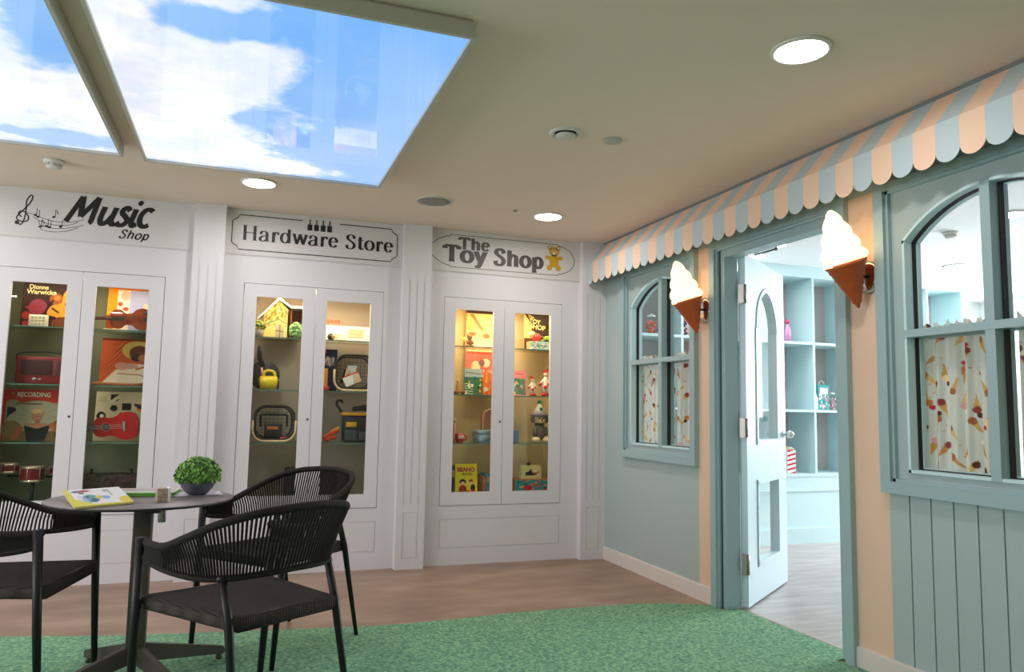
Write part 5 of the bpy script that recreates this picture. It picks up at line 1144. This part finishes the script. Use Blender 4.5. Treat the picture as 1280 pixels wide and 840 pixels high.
def soft_toy(name, label, x, y, z, s, body, light, hat=False):
    root = thing(name, label, 'soft toy', (x, y, z)); cb = cm('st%d' % body[0], body, .9, bump=('noise', 300, .6, .003)); cl_ = cm('sl%d' % light[0], light, .9, bump=('noise', 300, .5, .002))
    mb = MB(); mb.ball((x, y, z + .40 * s), .26 * s, .22 * s, .33 * s); mb.tube([(x - .20 * s, y - .08 * s, z + .55 * s), (x - .24 * s, y - .2 * s, z + .30 * s)], [.09 * s, .07 * s], 10); mb.tube([(x + .20 * s, y - .08 * s, z + .55 * s), (x + .24 * s, y - .2 * s, z + .30 * s)], [.09 * s, .07 * s], 10); mb.build('body', cb, root)
    mb = MB(); mb.ball((x - .22 * s, y - .25 * s, z + .11 * s), .16 * s, .2 * s, .11 * s); mb.ball((x + .22 * s, y - .25 * s, z + .11 * s), .16 * s, .2 * s, .11 * s); mb.build('feet', cl_, root)
    mb = MB(); mb.ball((x, y - .04 * s, z + .86 * s), .24 * s, .21 * s, .20 * s); mb.ball((x, y - .20 * s, z + .80 * s), .12 * s, .10 * s, .09 * s)
    if not hat: mb.ball((x - .18 * s, y, z + 1.03 * s), .08 * s); mb.ball((x + .18 * s, y, z + 1.03 * s), .08 * s)
    hd = mb.build('head', cl_ if hat else cb, root)
    mb = MB(); mb.ball((x, y - .29 * s, z + .83 * s), .035 * s)
    for q in (-.09, .09): mb.ball((x + q * s, y - .23 * s, z + .92 * s), .03 * s)
    mb.build('nose_and_eyes', cm('btn', (24, 20, 20), .3), hd)
    if hat:
        mb = MB(); mb.ball((x - .27 * s, y - .03 * s, z + .86 * s), .09 * s, .08 * s, .13 * s); mb.ball((x + .27 * s, y - .03 * s, z + .86 * s), .09 * s, .08 * s, .13 * s); mb.build('ears', cb, hd)
        mb = MB(); mb.lathe([(.34 * s, 0), (.35 * s, .05 * s), (.30 * s, .10 * s), (.26 * s, .10 * s)], (x, y, z + .97 * s), 28); mb.build('hat_brim', cm('hatlilac', (120, 104, 130), .9), root)
        mb = MB(); mb.lathe([(.25 * s, 0), (.17 * s, .18 * s), (.06 * s, .40 * s), (.001, .42 * s)], (x, y, z + 1.05 * s), 24); mb.build('hat_cone', cm('hatcream', (232, 220, 206), .9), root)
        mb = MB(); mb.ball((x, y, z + 1.50 * s), .085 * s); mb.ball((x - .0 * s, y - .17 * s, z + 1.25 * s), .065 * s); mb.build('pompoms', cm('pomgreen', (36, 130, 84), .95), root)
        mb = MB(); mb.lathe([(.16 * s, 0), (.20 * s, .03 * s), (.16 * s, .06 * s)], (x, y - .02 * s, z + .66 * s), 24); mb.build('collar', cm('collar', (60, 66, 56), .9), root)
soft_toy('teddy_bear', 'tiny brown bear on the top toy shelf in front of the tall picture board', -1.028, .15, Z1, .088, (150, 104, 56), (170, 124, 76))
soft_toy('toy_dog', 'grey-brown soft toy dog wearing a pointed hat with green pompoms', -.452, .16, Z3, .205, (112, 100, 84), (226, 200, 150), True)
root = thing('toy_flower', 'small yellow and white toy flower left of the tiny brown bear', 'toy flower', (-1.075, .14, Z1))
mb = MB(); mb.tube([(-1.075, .14, Z1), (-1.073, .14, Z1 + .05)], .003, 6); mb.lathe([(.015, 0), (.015, .004)], (-1.075, .14, Z1), 12); mb.build('stem', cm('stemg', (90, 140, 60), .6), root)
mb = MB()
for i in range(8): a = PI * i / 4; mb.ball((-1.073 + .012 * math.cos(a), .137, Z1 + .060 + .012 * math.sin(a)), .007, .003, .007, n=8, k=4)
mb.build('petals', cm('petal', (250, 236, 120), .6), root)
mb = MB(); mb.ball((-1.073, .134, Z1 + .060), .008); mb.build('centre', cm('ctr', (250, 250, 240), .6), root)
root = thing('hanging_pennant', 'narrow dark blue toy hanging at the left edge of the toy cabinet', 'toy', (-1.172, .12, Z1))
mb = MB(); mb.lathe([(.001, 0), (.020, .01), (.016, .08), (.006, .19), (.001, .2)], (-1.178, .14, Z1), 16); mb.build('body', cm('navytoy', (40, 66, 80), .5), root)
GP = 'wooden skittles on the second toy shelf'
for i, x in enumerate((-1.148, -1.112)):
    root = thing('wooden_skittle', ('tan wooden skittle at the far left of the second toy shelf', 'tan wooden skittle right of another on the second toy shelf')[i], 'skittle', (x, .15, Z2), GP)
    mb = MB(); mb.lathe([(.012, 0), (.015, .02), (.010, .065), (.006, .08), (.006, .085)], (x, .15, Z2), 16); mb.build('body', cm('skittle', (196, 140, 76), .5), root)
    mb = MB(); mb.ball((x, .15, Z2 + .096), .011); mb.build('head', cm('skittleh', (206, 150, 90), .5), root)
root = thing('toy_train_base', 'low wooden toy on wheels in front of the skittles', 'toy', (-1.12, .10, Z2))
mb = MB(); mb.rbox(-1.165, -1.065, .09, .12, Z2 + .010, Z2 + .028, .004); mb.build('body', cm('toywood', (176, 116, 60), .5), root)
for x in (-1.145, -1.085):
    mb = MB(); mb.tube([(x, .085, Z2 + .011), (x, .125, Z2 + .011)], .011, 14); mb.build('wheel', cm('toywheel', (110, 70, 50), .5), root)
cv = Cv(60, 80, (170, 190, 190)); cv.rect(0, 1, .70, 1, (176, 190, 196)); cv.rect(0, 1, 0, .68, (70, 120, 70)); cv.dots(12, 26, .06, [(206, 50, 40), (40, 90, 150), (230, 190, 90), (30, 40, 36), (240, 236, 226), (50, 130, 70)], (.05, .95, .05, .66)); 
for i in range(5): cv.line([(.0, .06 + .09 * i), (.45, .03 + .09 * i)], .012, (226, 226, 210))
cv.line([(.1, .86), (.9, .80)], .02, (110, 120, 130)); cv.line([(0, 0), (0, 1)], .03, (40, 90, 60))
standing('picture_book', cv, -1.060, -.915, Z2, 1.400, .15, .03, .010, 'green and grey picture book with busy colourful figures', 'book', group=GT)
cv = Cv(40, 70, (240, 120, 50)); cv.dots(5, 18, .07, [(250, 170, 90), (206, 70, 40), (250, 226, 190), (236, 90, 60)]); cv.ell(.5, .25, .2, .1, (250, 236, 220))
standing('picture_card', cv, -.918, -.832, Z2, 1.380, .20, .03, .006, 'orange card standing right of the green picture book', 'card', group=GT)
root = thing('doll_tower', 'tall thin pink and red dolls on the third toy shelf, far left', 'toy', (-1.11, .2, Z3))
for x, cc, h in ((-1.152, (180, 60, 60), .16), (-1.115, (236, 180, 150), .175)):
    mb = MB(); mb.lathe([(.016, 0), (.018, .04), (.011, .10), (.008, h - .03)], (x, .2, Z3), 16); mb.ball((x, .2, Z3 + h - .016), .016); mb.build('doll', cm('doll%d' % cc[1], cc, .5), root)
root = thing('red_toy_cup', 'small red cup with a cream heart shape on the third toy shelf', 'toy cup', (-1.09, .12, Z3))
mb = MB(); mb.lathe([(.026, 0), (.036, .03), (.038, .066), (.034, .066), (.030, .01)], (-1.095, .12, Z3), 28, cap=False); mb.build('cup', cm('cupred', (190, 40, 44), .35), root)
mb = MB(); mb.rbox(-1.116, -1.074, .0825, .087, Z3 + .030, Z3 + .055, .003); mb.build('cream_patch', cm('cuppatch', (236, 216, 180), .5), root)
mb = MB(); mb.tube(crom([(-1.060, .12, Z3 + .055), (-1.046, .12, Z3 + .045), (-1.046, .12, Z3 + .025), (-1.062, .12, Z3 + .018)], 4), .005, 8); mb.build('handle', cm('cupred', (190, 40, 44), .35), root)
root = thing('round_tin', 'round pale blue tin on the third toy shelf', 'tin', (-.89, .17, Z3))
mb = MB(); mb.lathe([(.082, 0), (.084, .004), (.084, .066)], (-.890, .18, Z3), 40); mb.build('tin_body', cm('tinblue', (132, 156, 172), .35, metal=.4), root)
mb = MB(); mb.lathe([(.086, .064), (.087, .068), (.087, .090), (.084, .094), (.001, .095)], (-.890, .18, Z3), 40); mb.build('tin_lid', cm('tinlid', (146, 168, 182), .35, metal=.4), root)
root = thing('dome_bank', 'pinkish arched toy standing on the pale blue tin', 'toy', (-.856, .18, Z3 + .0955))
mb = MB(); mb.prism([(-.910, Z3 + .0965)] + [(-.850 + .060 * math.cos(PI - PI * i / 14), Z3 + .19 + .058 * math.sin(PI * i / 14)) for i in range(15)] + [(-.790, Z3 + .0965)], fy(.16), 0, .05); mb.build('body', cm('domepink', (190, 124, 100), .4), root)
mb = MB(); mb.tube([(-.906, .158, Z3 + .10)] + [(-.850 + .056 * math.cos(PI - PI * i / 14), .158, Z3 + .19 + .054 * math.sin(PI * i / 14)) for i in range(15)] + [(-.794, .158, Z3 + .10)], .005, 8); mb.build('trim', cm('domelight', (232, 190, 160), .4), root)
cv = Cv(70, 90, (232, 214, 40)); cv.ell(.34, .42, .15, .09, (26, 26, 60)); cv.ell(.34, .36, .10, .07, (240, 190, 150)); cv.ell(.72, .44, .10, .06, (176, 36, 36)); cv.ell(.72, .38, .08, .05, (240, 190, 150)); cv.ell(.34, .2, .16, .12, (190, 36, 36)); cv.line([(.2, .2), (.2, .05)], .03, (30, 36, 80)); cv.line([(.45, .22), (.52, .08)], .03, (30, 30, 40)); cv.ell(.8, .22, .11, .12, (26, 30, 60)); cv.ell(.8, .1, .1, .07, (200, 40, 40)); cv.ell(.6, .1, .07, .05, (226, 70, 40))
b_ = standing('annual_book', cv, -1.118, -.950, Z0, .694, .12, .03, .012, 'yellow annual with red Beano title and cartoon children, bottom of the toy cabinet', 'book', group='books at the bottom of the toy cabinet', edge=(226, 206, 60))
text('lettering', 'BEANO', cm('beanored', (196, 30, 50), .5), b_, plate(-1.102, .1415, .636, .13), .135, .034, .05)
text('lettering', 'BOOK', cm('beanoblk', (30, 30, 40), .5), b_, plate(-1.062, .1375, .614, .13), .075, .014, .03)
GK = 'books at the bottom of the toy cabinet'
for nm, x0, x1, h, cc, lb in (('book', -1.166, -1.144, .20, (60, 30, 36), 'dark red-brown book at the far left beside the yellow annual'), ('book', -1.142, -1.122, .212, (28, 34, 50), 'navy book directly left of the yellow annual'),
                              ('book', -.898, -.878, .13, (206, 126, 60), 'orange book at the bottom right behind the left toy cabinet door'), ('book', -.876, -.846, .15, (110, 150, 180), 'light blue book beside the orange one, bottom of the toy cabinet'),
                              ):
    root = thing(nm, lb, 'book', ((x0 + x1) / 2, .22, Z0), GK)
    mb = MB(); mb.rbox(x0, x1, .14, .30, Z0, Z0 + h, .002, seg=1); mb.build('cover', cm('bk%d%d' % (cc[0], cc[2]), cc, .5), root)
    mb = MB(); mb.rbox(x0 + .003, x1 - .003, .139, .145, Z0 + h * .6, Z0 + h * .85, .001, seg=1); mb.build('spine_label', cm('spl', (200, 170, 120), .5), root)
cv = Cv(60, 70, (58, 46, 36)); cv.poly([(0, 1), (0, .3), (.45, .1), (.2, .8)], (206, 170, 110)); cv.rect(0, .4, 0, .34, (90, 56, 36)); cv.ell(.3, .45, .14, .08, (230, 214, 190)); cv.ell(.3, .4, .1, .06, (170, 130, 90))
t2 = standing('shop_sign_card', cv, -.552, -.33, Z1, 1.862, .25, .02, .006, 'black and tan Toy Shop picture card on the top shelf behind the right door', 'picture board', group=GT)
for s_, x_, z_, w_, h_ in (('The', -.520, 1.825, .05, .022), ('TOY', -.512, 1.785, .095, .036), ('SHOP', -.505, 1.742, .13, .038)): text('lettering', s_, cm('creamink', (246, 226, 160), .5), t2, plate(x_, .2665 - (1.86 - z_) * .066 - .004, z_, .065, R(-8)), w_, h_, .01)
root = thing('game_box', 'light blue patterned box with toys on top, top shelf behind the right door', 'box', (-.45, .17, Z1))
cv = Cv(80, 30, (150, 190, 200)); cv.dots(31, 46, .06, [(206, 60, 50), (50, 90, 160), (236, 206, 150), (90, 150, 90), (250, 236, 220)])
board('box_body', cv, (-.545, .13, Z1), (.215, 0, 0), (0, 0, .070), .09, root, edge=(190, 170, 130))
mb = MB(); mb.ball((-.478, .17, Z1 + .1035), .0325); tag(mb.build('red_ball', cm('ballred', (230, 40, 56), .3)), 'shiny red ball on the light blue patterned box', 'ball')
root = thing('toy_caterpillar', 'green curved toy caterpillar right of the red ball on the box', 'toy', (-.40, .17, Z1 + .0705))
mb = MB()
for i in range(6): mb.ball((-.435 + .018 * i, .17, Z1 + .086 + .018 * math.sin(PI * i / 5)), .015)
mb.build('body', cm('catgreen', (140, 190, 50), .5), root)
mb = MB(); mb.ball((-.440, .160, Z1 + .104), .014); mb.build('head', cm('catdark', (50, 60, 40), .5), root)
mb = MB(); Qk = Matrix.Translation((-.555, .11, Z1 + .008)) @ Matrix.Rotation(R(-25), 4, 'Y'); mb.rbox(-.022, .022, -.006, .006, -.005, .005, .002, mx=Qk); tag(mb.build('dice_tile', cm('whitepl', (245, 244, 240), .4)), 'small white tile at the foot of the patterned box', 'toy')
mb = MB(); mb.prism(arc(-.713, 1.815, .022, .018, 180, 360, 12), fy(.06), 0, .02); tag(mb.build('hanging_bell', cm('bellbrown', (110, 62, 40), .5), org=(-.713, .07, 1.80)), 'small brown ornament at the top left corner behind the right door', 'ornament')
cv = Cv(50, 80, (236, 130, 136)); cv.rect(.06, .94, .76, .96, (240, 150, 156)); cv.rect(.05, .92, .04, .68, (90, 140, 100)); cv.dots(14, 26, .07, [(206, 206, 190), (120, 100, 130), (60, 120, 80), (236, 190, 130), (206, 110, 90)], (.08, .9, .06, .66)); cv.line([(.1, .86), (.9, .86)], .015, (206, 80, 96))
standing('picture_book', cv, -.708, -.560, Z2, 1.398, .15, .03, .012, 'pink picture book with a green picture, second shelf behind the right door', 'book', group=GT, edge=(236, 150, 156))
def jester(x, s, label, lean):
    root = thing('jester_puppet', label, 'puppet', (x, .16, Z2), 'red and white jester puppets'); wh = cm('jwhite', (240, 234, 226), .6); rd = cm('jred', (214, 34, 40), .5)
    z = Z2
    mb = MB(); mb.lathe([(.025 * s, 0), (.032 * s, .03 * s), (.026 * s, .10 * s), (.012 * s, .135 * s)], (x, .16, z + .03 * s), 16); mb.tube([(x - .015 * s, .16, z + .14 * s), (x - .055 * s, .15, z + .10 * s)], .010 * s, 8); mb.tube([(x + .015 * s, .16, z + .14 * s), (x + .05 * s, .15, z + .09 * s)], .010 * s, 8); mb.build('costume', wh, root)
    mb = MB(); mb.ball((x - .012 * s, .132, z + .075 * s), .016 * s); mb.ball((x + .016 * s, .13, z + .10 * s), .012 * s); mb.ball((x - .05 * s, .15, z + .10 * s), .013 * s); mb.ball((x - .018 * s, .15, z + .016 * s), .02 * s, .025 * s, .016 * s); mb.ball((x + .022 * s, .15, z + .016 * s), .02 * s, .025 * s, .016 * s); mb.build('red_trim', rd, root)
    mb = MB(); mb.ball((x, .155, z + .18 * s), .020 * s); mb.build('head', cm('jface', (240, 206, 180), .6), root)
    mb = MB(); mb.ball((x, .16, z + .20 * s), .021 * s, .021 * s, .016 * s); mb.tube([(x, .16, z + .205 * s), (x + .02 * s * lean, .16, z + .225 * s), (x + .045 * s * lean, .16, z + .205 * s)], [.012 * s, .008 * s, .005 * s], 8); mb.build('cap', rd, root)
jester(-.512, .68, 'smaller red and white puppet next to the pink book', -1); jester(-.405, .94, 'larger red and white puppet by the right edge of the toy cabinet', 1)
mb = MB(); mb.rbox(-.70, -.632, .12, .18, Z3, Z3 + .095, .004); tag(mb.build('small_blue_box', cm('sbb', (96, 124, 160), .5)), 'small blue box at the left edge of the third shelf behind the right door', 'box')
root = thing('lunch_box', 'cream lunch box with a black picture and black knob, bottom of toy cabinet', 'box', (-.525, .15, .578))
cv = Cv(60, 40, (226, 212, 140)); cv.ell(.5, .4, .3, .16, (30, 40, 50)); cv.ell(.72, .5, .2, .10, (214, 110, 60)); cv.ell(.7, .56, .12, .06, (244, 230, 190)); cv.poly([(.2, .2), (.5, .8), (.56, .4)], (30, 40, 50))
board('box_body', cv, (-.606, .13, .5815), (.165, 0, 0), (0, 0, .096), .07, root, edge=(220, 206, 140))
mb = MB(); mb.ball((-.535, .16, .690), .018, .018, .014); mb.build('knob', cm('btn', (24, 20, 20), .3), root)
root = thing('board_game_box', 'teal and red patterned game box lying under the cream lunch box', 'box', (-.49, .18, Z0))
cv = Cv(90, 40, (60, 140, 150)); cv.dots(77, 50, .05, [(206, 50, 40), (236, 150, 50), (40, 100, 110), (230, 190, 90), (60, 150, 110)]); cv.rect(0, 1, .93, 1, (206, 110, 60)); cv.ell(.35, .4, .12, .2, (200, 44, 40))
board('box_body', cv, (-.655, .12, Z0 + .001), (.30, 0, 0), (0, 0, .109), .16, root, edge=(196, 110, 60))
for z0_, h_, cc, lb in ((.4715, .10, (90, 60, 50), 'dark patterned tin at the bottom left behind the right toy cabinet door'),):
    cv = Cv(30, 30, cc); cv.dots(8, 16, .08, [(150, 90, 60), (60, 70, 80), (190, 150, 100)]); root = thing('patterned_tin', lb, 'tin', (-.70, .2, z0_)); board('tin_body', cv, (-.735, .16, z0_), (.072, 0, 0), (0, 0, h_), .1, root, edge=cc)
cv = Cv(30, 30, (70, 120, 140)); cv.dots(18, 16, .08, [(110, 60, 50), (130, 180, 190)]); root = thing('patterned_tin', 'teal patterned tin stacked on the dark tin, bottom left behind the right door', 'tin', (-.70, .2, .5725)); board('tin_body', cv, (-.735, .165, .5725), (.072, 0, 0), (0, 0, .085), .09, root, edge=(70, 120, 140))
cv = Cv(30, 50, (150, 160, 90)); cv.rect(.1, .9, .1, .9, (110, 150, 110)); cv.rect(0, 1, .94, 1, (200, 90, 50)); cv.dots(19, 12, .09, [(206, 150, 70), (70, 120, 120)]); root = thing('picture_tin', 'olive picture tin at the top of the stack of tins behind the right door', 'tin', (-.70, .2, .6585)); board('tin_body', cv, (-.728, .17, .6585), (.068, 0, 0), (0, 0, .125), .07, root, edge=(170, 120, 60))
